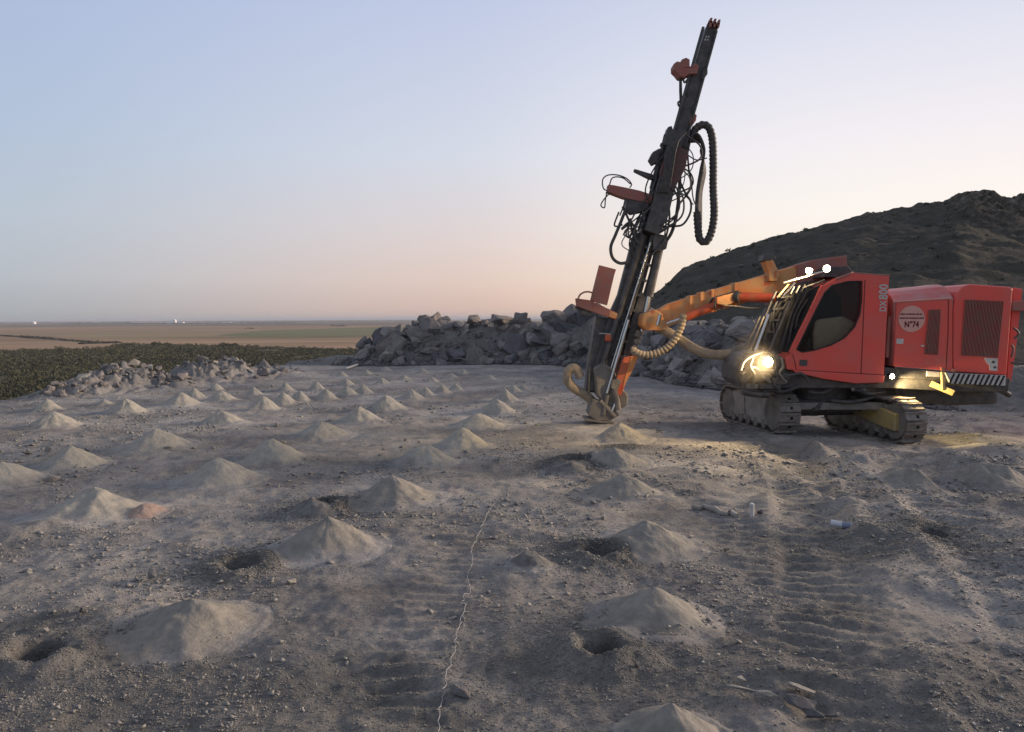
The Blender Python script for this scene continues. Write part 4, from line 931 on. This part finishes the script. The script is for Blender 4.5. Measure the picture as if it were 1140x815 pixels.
# bumper with hazard stripes
bp_ = [(1053.5,415),(1120.5,418),(1119.5,429.5),(1060,427)]
bump_ = pris('hazard_bumper', bp_, YC-.02, YC+.08, 'white')
s = MB(); (x0, x1) = (1057, 1119)
for i in range(11):
    u = 1060+i*5.55; wdt = 2.6 if i % 2 else 2.2; tp = 415.3+(u-1053)*.045; bt_ = 427.0+(u-1053)*.04
    ub = u-2.8; s.prism([(u+1.5,tp+.2),(min(u+1.5+wdt,1120),tp+.3),(ub+wdt-1.0,bt_-.2),(ub-1.0,bt_-.3)], YC-.026, YC-.018)
s.build('hazard_stripe', M['blackp'], bump_)
pris('number_plate', [(1031.5,413),(1047,414),(1047,420),(1031.5,419)], YC+.03, YC+.05, 'white'); pris('lower_sill', [(985,409),(1053,413.5),(1055,424),(985,420)], YC+.06, YC+.2, 'steel')
# rear end
pris('rear_panel', [(1129,320),(1138.5,322),(1131,390),(1126,424),(1121,426),(1124,380)], YC+.25, YC+1.9, 'red'); pris('rear_beam', [(1127,335.5),(1155,334),(1155,346.5),(1127,346)], YC+.1, YC+.25, 'dullred')
for pts in ([(1126,404),(1133,404),(1150,406)], [(1128,365),(1132,368),(1134,372),(1129,377)], [(1126,384),(1128,388),(1126,398)]):
    hose(pts, YC+.1, .018).build('rear_handle', M['steel'], RIG)
# under the housing
s = MB(); s.beam(P(990,421,YC+.3), P(1062,424,YC+.3), .10, .12); s.build('deck_beam', M['lamplit_yellow'], RIG, bevel=.01)
s = MB(); s.beam(P(1049,414,YC-.02), P(1050,434,YC-.02), .05, .05); s.build('step_post', M['lamplit_yellow'], RIG, bevel=.01)
s = MB(); s.beam(P(1036,427,YC+.1), P(1062,438,YC-.1), .10, .03); s.build('step', M['lamplit_yellow'], RIG, bevel=.01)
pris('fuel_tank', [(992,426),(1050,430),(1112,432),(1112,450),(1060,452),(1000,446)], YC+.5, YC+1.7, 'steel', bevel=.05)
hose([(1092,440),(1110,434),(1124,440)], YC+.6, .05).build('tow_hose', M['steel'], RIG)
# --- boom
def sec_beam(name, secs, th, m, parent=RIG, bevel=.02):
    s = MB(); S = []
    for u, vt, vb, Y, in secs:
        a, b = P(u, vt, Y), P(u, vb, Y); S.append([a, b, b+Vector((0, th, 0)), a+Vector((0, th, 0))])
    s.loft(S); return s.build(name, M[m], parent, bevel=bevel)
boom = sec_beam('boom', [(733,345,367,14.45),(745,338,363,14.4),(770,330,354,14.2),(800,321,346,14.0),(850,306.5,331,13.75),(905,290,316,13.5),(942,284.5,302,13.3)], .30, 'orange')
# root end of the boom, greyer
sec_beam('boom_root_plate', [(888,294.5,318,13.52),(905,289.5,314,13.44),(943,284,303,13.26)], .36, 'dullred', boom)
for u, t, b, Y in ((768,330,355,14.2),(792,323,347.5,14.02),(818,315.5,340,13.88),(780,326,351,14.1)):
    sec_beam('boom_band', [(u,t-.5,b+.6,Y-.012),(u+3,t-1.4,b-.6,Y-.022)], .34, 'orange', boom, 0)
pris('boom_bracket', [(851.5,291),(860,288),(868.5,306),(866,313),(857,313),(856,303)], 13.6, 13.85, 'orange', boom); pris('bracket_cap', [(849,290),(851,284),(862,283),(864,288),(858,291)], 13.6, 13.9, 'steel', boom)
s = MB(); s.tube(spline([P(790,338,13.98), P(793,333,13.95), P(797,331,13.95), P(822,324,13.85)], 4), .018, 6); s.build('boom_hose', M['rubber'], boom)
pris('cylinder_lug', [(798,331),(816,326),(822,334),(815,338),(806,340),(798,338)], 13.78, 14.1, 'orange', boom)
for (a, b, Y0, Y1, r_, m_) in [((764,353),(803,337),14.1,13.95,.075,'orangered'), ((742,360.5),(764,353),14.25,14.1,.035,'chrome'), ((817,330.5),(864,332),13.85,13.5,.085,'orangered'), ((801,336),(806,334),13.96,13.9,.085,'steel'), ((819,330.5),(824,330.8),13.82,13.75,.095,'steel')]:
    s = MB(); s.tube([P(a[0],a[1],Y0), P(b[0],b[1],Y1)], r_, 16); s.build('hydraulic_cylinder', M[m_], RIG)
hose([(806,340),(820,341),(835,343),(850,342),(858,338)], 13.7, .014).build('boom_line', M['dusthose'], RIG)
hose([(797,334),(796,341),(800,345),(806,342)], 13.8, .016).build('boom_line', M['rubber'], RIG)
pris('boom_head', [(716,350),(730,344),(738,350),(742,362),(738,368),(720,368),(714,362)], 14.2, 14.9, 'orange', boom, .03)
s = MB(); s.tube([P(732,362,14.1), P(735,350,14.1)], .03, 8); s.build('head_pin', M['chrome'], boom)
# --- big hoses
ribbed([(703,389),(712,394),(724,395),(740,389),(751,378),(758,364),(761,350)], 14.25, .066, 14.0, amp=.09).build('ribbed_dust_hose', M['dusthose'], RIG)
hose([(722,360),(740,368),(757,378),(776,390),(795,395),(815,394)], 14.5, .088, 8, 13.9, 14).build('suction_hose', M['dusthose'], RIG)
hose([(815,394),(832,386),(846,372),(858,352),(868,338)], 13.9, .088, 8, 13.5, 14).build('suction_hose', M['dusty'], RIG)
hose([(647,420),(640,410),(633,413),(632,424),(640,433),(652,440),(660,448),(664,460)], 14.75, .088, 8, 14.85, 14).build('lower_dust_hose', M['dusthose'], RIG)
# --- mast
YM = 14.8
mast = RIG_M = None
s = MB(); s.prism([(744,150),(757,140),(771,150),(766,175),(752,210),(741,240),(733,262),(722,300),(706,360),(690,410),(681,440),(668,436),(676,400),(690,350),(700,310),(712,262),(726,215),(735,180)], YM, YM+.28)
mast = s.build('mast', M['steel'], RIG, bevel=.02)
s = MB(); s.prism([(787.5,27),(799,31),(785,80),(771,130),(762,165),(748,160),(757,125),(771,80)], YM-.05, YM+.22); um = s.build('feed_rail', M['steel'], RIG, bevel=.015)
s = MB()
for k in range(3): s.beam(P(789.5+k*4.4, 32, YM-.02), P(790.7+k*4.5, 22+k*1, YM-.02), .035, .2)
s.beam(P(788,26,YM-.02), P(799.5,29,YM-.02), .03, .2); s.build('mast_head', M['dullred'], RIG)
for du in (0, 3.5):
    for dv in (0, 3.4):
        s = MB(); s.box(P(786.2+du*.8-dv*.3, 41+dv, YM-.055), (.03,.012,.03)); s.build('rail_hole', M['white'], um)
s = MB(); s.beam(P(783,30,YM-.08), P(744,168,YM-.08), .05, .05); s.beam(P(798,34,YM-.08), P(762,165,YM-.08), .04, .05); s.build('rail_flange', M['steel'], um, bevel=.01)
# guide tubes and drill rod
for (a, b, r_, m_, Yo) in [((741,150),(705,302),.035,'steel',-.02),((731,196),(713,262),.02,'steel',-.1),((727,262),(676,432),.045,'steel',-.16),((716,262),(664,430),.060,'steel',-.12),((724,270),(673,434),.018,'chrome',-.20),((700,356),(676,438),.032,'chrome',-.28),
        ((736,270),(700,395),.06,'steel',-.05),((757,160),(735,250),.03,'steel',-.1)]:
    s = MB(); s.tube([P(a[0],a[1],YM+Yo), P(b[0],b[1],YM+Yo)], r_, 12); s.build('guide_tube' if m_ == 'steel' else 'drill_rod', M[m_], RIG)
s = MB(); s.prism([(706,259),(716,258),(722,262),(708,330),(693,372),(683,412),(672,436),(656,436),(661,410),(678,350),(688,328)], YM-.08, YM+.12); s.build('rod_carousel', M['steel'], RIG, bevel=.03)
pris('carousel_housing', [(664,352),(690,356),(684,400),(672,437),(652,437),(655,405)], YM-.02, YM+.4, 'steel')
for k in range(9):
    s = MB(); s.beam(P(718-k*5.2, 275+k*17, YM-.15), P(730-k*5.2, 279+k*17, YM-.15), .05, .06); s.build('mast_rib', M['steel'], mast, bevel=.006)
# side cylinder at right of the mast
s = MB(); s.tube([P(737,262,YM-.1), P(722,330,YM-.1)], .085, 14); s.build('feed_cylinder', M['steel'], RIG); s = MB(); s.tube([P(722,330,YM-.1), P(714,372,YM-.1)], .05, 12); s.build('feed_cylinder_rod', M['chrome'], RIG)
pris('cylinder_clevis', [(727,268),(729,258),(738,264),(744,268),(742,277),(735,280),(727,278)], YM-.25, YM+.05, 'steel')
pris('cradle', [(712,325),(726,328),(722,350),(712,380),(703,398),(694,394),(702,360)], YM-.12, YM+.3, 'steel')
# hammer sledge mid mast
pris('rock_drill', [(744,168),(752,160),(766,168),(764,185),(757,200),(749,210),(738,206),(736,190)], YM-.32, YM+.05, 'deadred'); pris('rock_drill_body', [(735,196),(752,206),(745,238),(734,262),(718,256),(726,228)], YM-.30, YM-.02, 'steel')
s = MB()
for k in range(6):
    s.tube(spline([P(756+k*1.6,152-k*1,YM-.34), P(748+k*1.5,156,YM-.38), P(741+k*2,172,YM-.4), P(740+k*1.6,192,YM-.38), P(734+k*2,214,YM-.34)], 6), .022, 8)
s.build('hose_bundle', M['rubber'], RIG)
pris('upper_clamp', [(744,141),(748,140),(750,146),(755,146),(752,158),(742,162),(738,161)], YM-.1, YM+.15, 'steel'); pris('left_junction_box', [(723,177),(727,169),(734,165),(737,167),(733,180),(727,183)], YM-.12, YM+.1, 'steel')
pris('left_arm', [(706,188),(709,188.5),(727,194),(730,200),(723,199.5),(706,191)], YM-.1, YM, 'steel')
ra_ = pris('rod_arm', [(677,205.5),(683,206),(698,209),(712,212),(727,217),(725,226),(712,224),(694,220),(675.5,213),(677,210)], YM-.18, YM+.06, 'dullred'); pris('rod_gripper', [(697,221),(724,225),(722,232),(713,236),(703,238),(697,233)], YM-.16, YM+.1, 'steel', ra_)
for (a, b) in (((744,152),(728,210)),((735,188),(721,240)),((722,228),(706,262)),((731,206),(714,258))):
    s = MB(); s.tube([P(a[0]-4,a[1],YM-.02), P(b[0]-4,b[1],YM-.02)], .022, 8); s.build('side_rod', M['steel'], RIG)
for (u, v) in ((743,163),(737,183),(731,200),(724,222),(717,246)): 
    s = MB(); s.beam(P(u-8,v-2,YM-.02), P(u+4,v+2,YM-.02), .06, .06); s.build('rod_clip', M['steel'], RIG)
# top left motor
pris('cable_winch', [(750,71),(754,68),(758,69),(759,66),(764,64),(768,66),(768,74),(775,70),(778,73),(776,82),(768,82),(762,86),(757,85),(754,81),(750,77)], YM-.16, YM+.12, 'dullred')
for pts in ([(757,84),(757,100),(757,118),(752,140)], [(760,84),(762,92),(766,88),(764,100),(766,108)], [(759,112),(755,114),(756,118),(760,116)], [(758,84),(758.5,105),(758,120),(753,142)]):
    hose(pts, YM-.05, .018).build('winch_line', M['rubber'], RIG)
pris('right_pulley', [(783,77),(788,76),(788,82),(784,88),(780,88)], YM-.1, YM+.1, 'steel'); pris('hose_saddle', [(769,132),(773,126),(776,128),(775,134),(771,140),(768,138)], YM-.1, YM+.05, 'dullred')
# plates on the left
pl = pris('rod_magazine_plate', [(667,295),(686,300),(684,306),(676,340),(657,335)], YM-.1, YM-.04, 'dullred'); 
pris('magazine_bracket', [(641,332),(656,334),(689,349),(688,356),(670,351),(642,341)], YM-.16, YM+.02, 'dullred'); pris('magazine_shoe', [(640,341),(656,345),(660,352),(648,350)], YM-.1, YM+.1, 'steel')
pris('bracket_wear_pad', [(679,346),(690,350),(688,357),(678,352.5)], YM-.17, YM-.15, 'orange')
hose([(643,334),(646,328),(652,325),(659,326),(663,332),(665,341)], YM-.2, .016).build('bracket_hose', M['dullred'], RIG)
s = MB(); s.box(P(677,376,YM-.2), (.12,.06,.14)); s.build('red_tag', M['orangered'], RIG, bevel=.03)
s = MB(); s.tube([P(667,371,YM-.2), P(680,372,YM-.2)], .01, 6); s.build('tag_wire', M['chrome'], RIG)
hd = pris('lower_guard', [(695,398),(711,395),(706,409),(698,424),(691,441),(682,438),(684,428)], YM-.34, YM-.22, 'orangered', bevel=.01); pris('guard_worn_face', [(703,397),(711,395),(706,409),(698,424),(693,434),(696,420)], YM-.352, YM-.338, 'orange', hd, 0)
pris('guard_dust_band', [(681,424),(688,421),(692,424),(687,436),(680,432)], YM-.36, YM-.2, 'dusty', hd)
s = MB()
for k, (u, v, r_) in enumerate([(711,372,.06),(709,380,.05),(706,388,.055),(712,377,.03)]): s.box(P(u, v, YM-.3), (r_*2, r_*1.6, r_*2.2), Matrix.Rotation(.4+k, 3, 'Y'))
s.build('hose_coupling', M['dusty'], RIG, bevel=.02)
# drill foot
pris('foot_clamp', [(661,410),(672,404),(684,412),(690,430),(700,440),(698,452),(686,458),(674,452),(664,440)], YM-.25, YM+.2, 'dusty', bevel=.04); pris('dust_hood', [(655,462),(660,444),(670,448),(684,455),(690,462),(680,468),(664,468)], YM-.3, YM+.25, 'dusty', bevel=.05)
pris('foot_plate', [(651,466),(684,470),(683,473),(652,469)], YM-.3, YM+.3, 'dusty'); 
for (a, b, r_, m_) in [((656,409),(655,440),.02,'steel'),((668,446),(684,464),.045,'dusty'),((684,430),(688,456),.06,'dusty'),((692,432),(680,462),.035,'chrome'),((676,440),(672,462),.04,'dusty')]:
    s = MB(); s.tube([P(a[0],a[1],YM-.3), P(b[0],b[1],YM-.3)], r_, 12); s.build('clamp_arm', M[m_], RIG, bevel=.006)
# hoses on the mast: the big ribbed loop and its companions
ribbed([(770,150),(775,143),(782,139),(789,142),(793,155),(794,180),(794,210),(795,238),(792,258),(786,269),(779,266),(777,252),(776,236)], YM+.05, .072, n=10, amp=.07).build('ribbed_loop_hose', M['rubber'], RIG)
for k in range(8):
    o_ = k*1.7; pts = [(768-k*.6,158),(772+o_*.6,149+k*1.3),(779+o_*.35,152+k*2),(782-o_*.3+2,168),(780+o_*.4,190),(777+o_*.4-1,215),(775+o_*.45,240),(776+k*.6,252)]
    hose(pts, YM-.02+.04*k, .026).build('loop_hose', M['rubber'], RIG)
for pts, r_ in [([(765,165),(767,190),(770,205),(766,215),(758,225),(753,232)],.018), ([(756,200),(763,215),(769,225),(768,238),(760,250),(748,252),(738,253)],.02),
    ([(757,195),(756,215),(753,240),(748,258),(742,268)],.032), ([(753,210),(765,220),(772,228)],.010), ([(762,170),(775,178),(787,176)],.012), ([(770,205),(772,222),(778,235)],.012),
    ([(689,236),(684,250),(688,252),(693,250)],.016), ([(697,232),(690,250),(685,262),(680,275),(682,287),(690,293),(700,292)],.030),([(693,230),(700,245),(706,262)],.022),
    ([(692,255),(700,248),(706,252),(709,262)],.024), ([(694,262),(697,256),(702,255),(704,260),(700,263),(695,262)],.016), ([(722,232),(710,242),(700,250),(692,256)],.014),
    ([(679,213),(672,210),(671,200),(677,195),(688,195),(698,199),(703,205),(701,209)],.012), ([(684,211),(676,218),(671,224),(669,229),(673,231),(674,222),(676,212)],.012),([(678,208),(682,198),(693,198),(702,205)],.012),
    ([(745,235),(742,245),(740,262)],.014), ([(702,243),(697,262),(706,266)],.014), ([(690,236),(693,222)],.014) if False else ([(690,240),(694,230),(696,222)],.014)]:
    hose(pts, YM-.14, r_).build('mast_hose', M['rubber'], RIG)
rq = random.Random(31)
for k in range(16):
    t0 = rq.uniform(0, .35); t1 = t0+rq.uniform(.12, .25); sd = rq.choice([-1, 1, 1])
    def mp(t, o_): return (760-86*t*1.05+o_, 150+280*t)
    a = mp(t0, sd*rq.uniform(4, 10)); c = mp(t1, sd*rq.uniform(4, 10)); bl = rq.uniform(6, 20)*sd
    hose([a, mp(t0+.3*(t1-t0), sd*8+bl*.8), mp(t0+.7*(t1-t0), sd*8+bl), c], YM-.12-rq.uniform(0, .2), rq.uniform(.009, .02)).build('mast_hose', M['rubber'], RIG)
# --- lamps
def lamp(name, u, v, Y, r_, aim, watts, spread, colr=(1,.74,.40), em=None):
    p = P(u, v, Y); l_ = (aim-p).normalized(); a = (l_*.45+Vector((-.25,-1,.0)).normalized()).normalized(); s = MB(); s.tube([p+a*.0, p-a*.10], [r_*1.12, r_*.7], 16); h = s.build(name, M['blackp'], RIG)
    s = MB(); s.tube([p+a*.004, p+a*.02], [r_, r_*.85], 20); s.build('lens', em or M['lamp'], h)
    l = bpy.data.lights.new(name+'_light', 'SPOT'); l.energy = watts; l.color = colr; l.spot_size = R(spread); l.spot_blend = .6; l.shadow_soft_size = r_
    o = bpy.data.objects.new(name+'_light', l); col.objects.link(o); o.location = p+a*.06; o.rotation_euler = l_.to_track_quat('-Z', 'Y').to_euler()
lamp('work_lamp', 855, 403, YC-.08, .075, P(560, 440, 9), 430, 130)
lamp('work_lamp', 900.5, 301.5, 12.75, .052, P(700,400,14.5), 60, 100)
lamp('work_lamp', 920.5, 299, 12.7, .055, G(370, 470), 1000, 64)
lamp('work_lamp', 993, 419, YC-.02, .04, G(1095, 486), 230, 100, (1,.76,.36))
# suspended dust round the drilling and along the plain: evening haze
def air(name, c, size, dens, colr, ani=.3):
    m = bpy.data.materials.new(name); m.use_nodes = True; t = m.node_tree; t.nodes.clear(); o = t.nodes.new('ShaderNodeOutputMaterial'); v = t.nodes.new('ShaderNodeVolumePrincipled')
    v.inputs['Density'].default_value = dens; v.inputs['Color'].default_value = (*colr, 1); v.inputs['Anisotropy'].default_value = ani; t.links.new(v.outputs[0], o.inputs['Volume'])
    s = MB(); s.box(c, size); return tag(s.build(name, m), kind='stuff')
air('haze', (0, 19000, -1+.5), (90000, 44000, 62), 7e-5, (.60,.64,.72), 0)

def puff(u, v, Y, sc, dens):
    m = bpy.data.materials.get('airborne_dust_%d' % int(dens*1000)) or bpy.data.materials.new('airborne_dust_%d' % int(dens*1000)); m.use_nodes = True; t = m.node_tree; t.nodes.clear(); o = t.nodes.new('ShaderNodeOutputMaterial'); n_ = t.nodes.new('ShaderNodeVolumePrincipled')
    n_.inputs['Density'].default_value = dens; n_.inputs['Color'].default_value = (.85,.76,.64,1); n_.inputs['Anisotropy'].default_value = .35; t.links.new(n_.outputs[0], o.inputs['Volume'])
    bm = bmesh.new(); bmesh.ops.create_icosphere(bm, subdivisions=4, radius=1); me = bpy.data.meshes.new('dust_cloud'); bm.to_mesh(me); bm.free()
    ob = link_mesh('dust_cloud', me, m, None, P(u, v, Y)); ob.scale = sc; tag(ob, kind='stuff')
puff(850, 404, 12.75, (.62,.5,.55), .06)
puff(672, 470, 15.0, (1.1,.8,.45), .12)
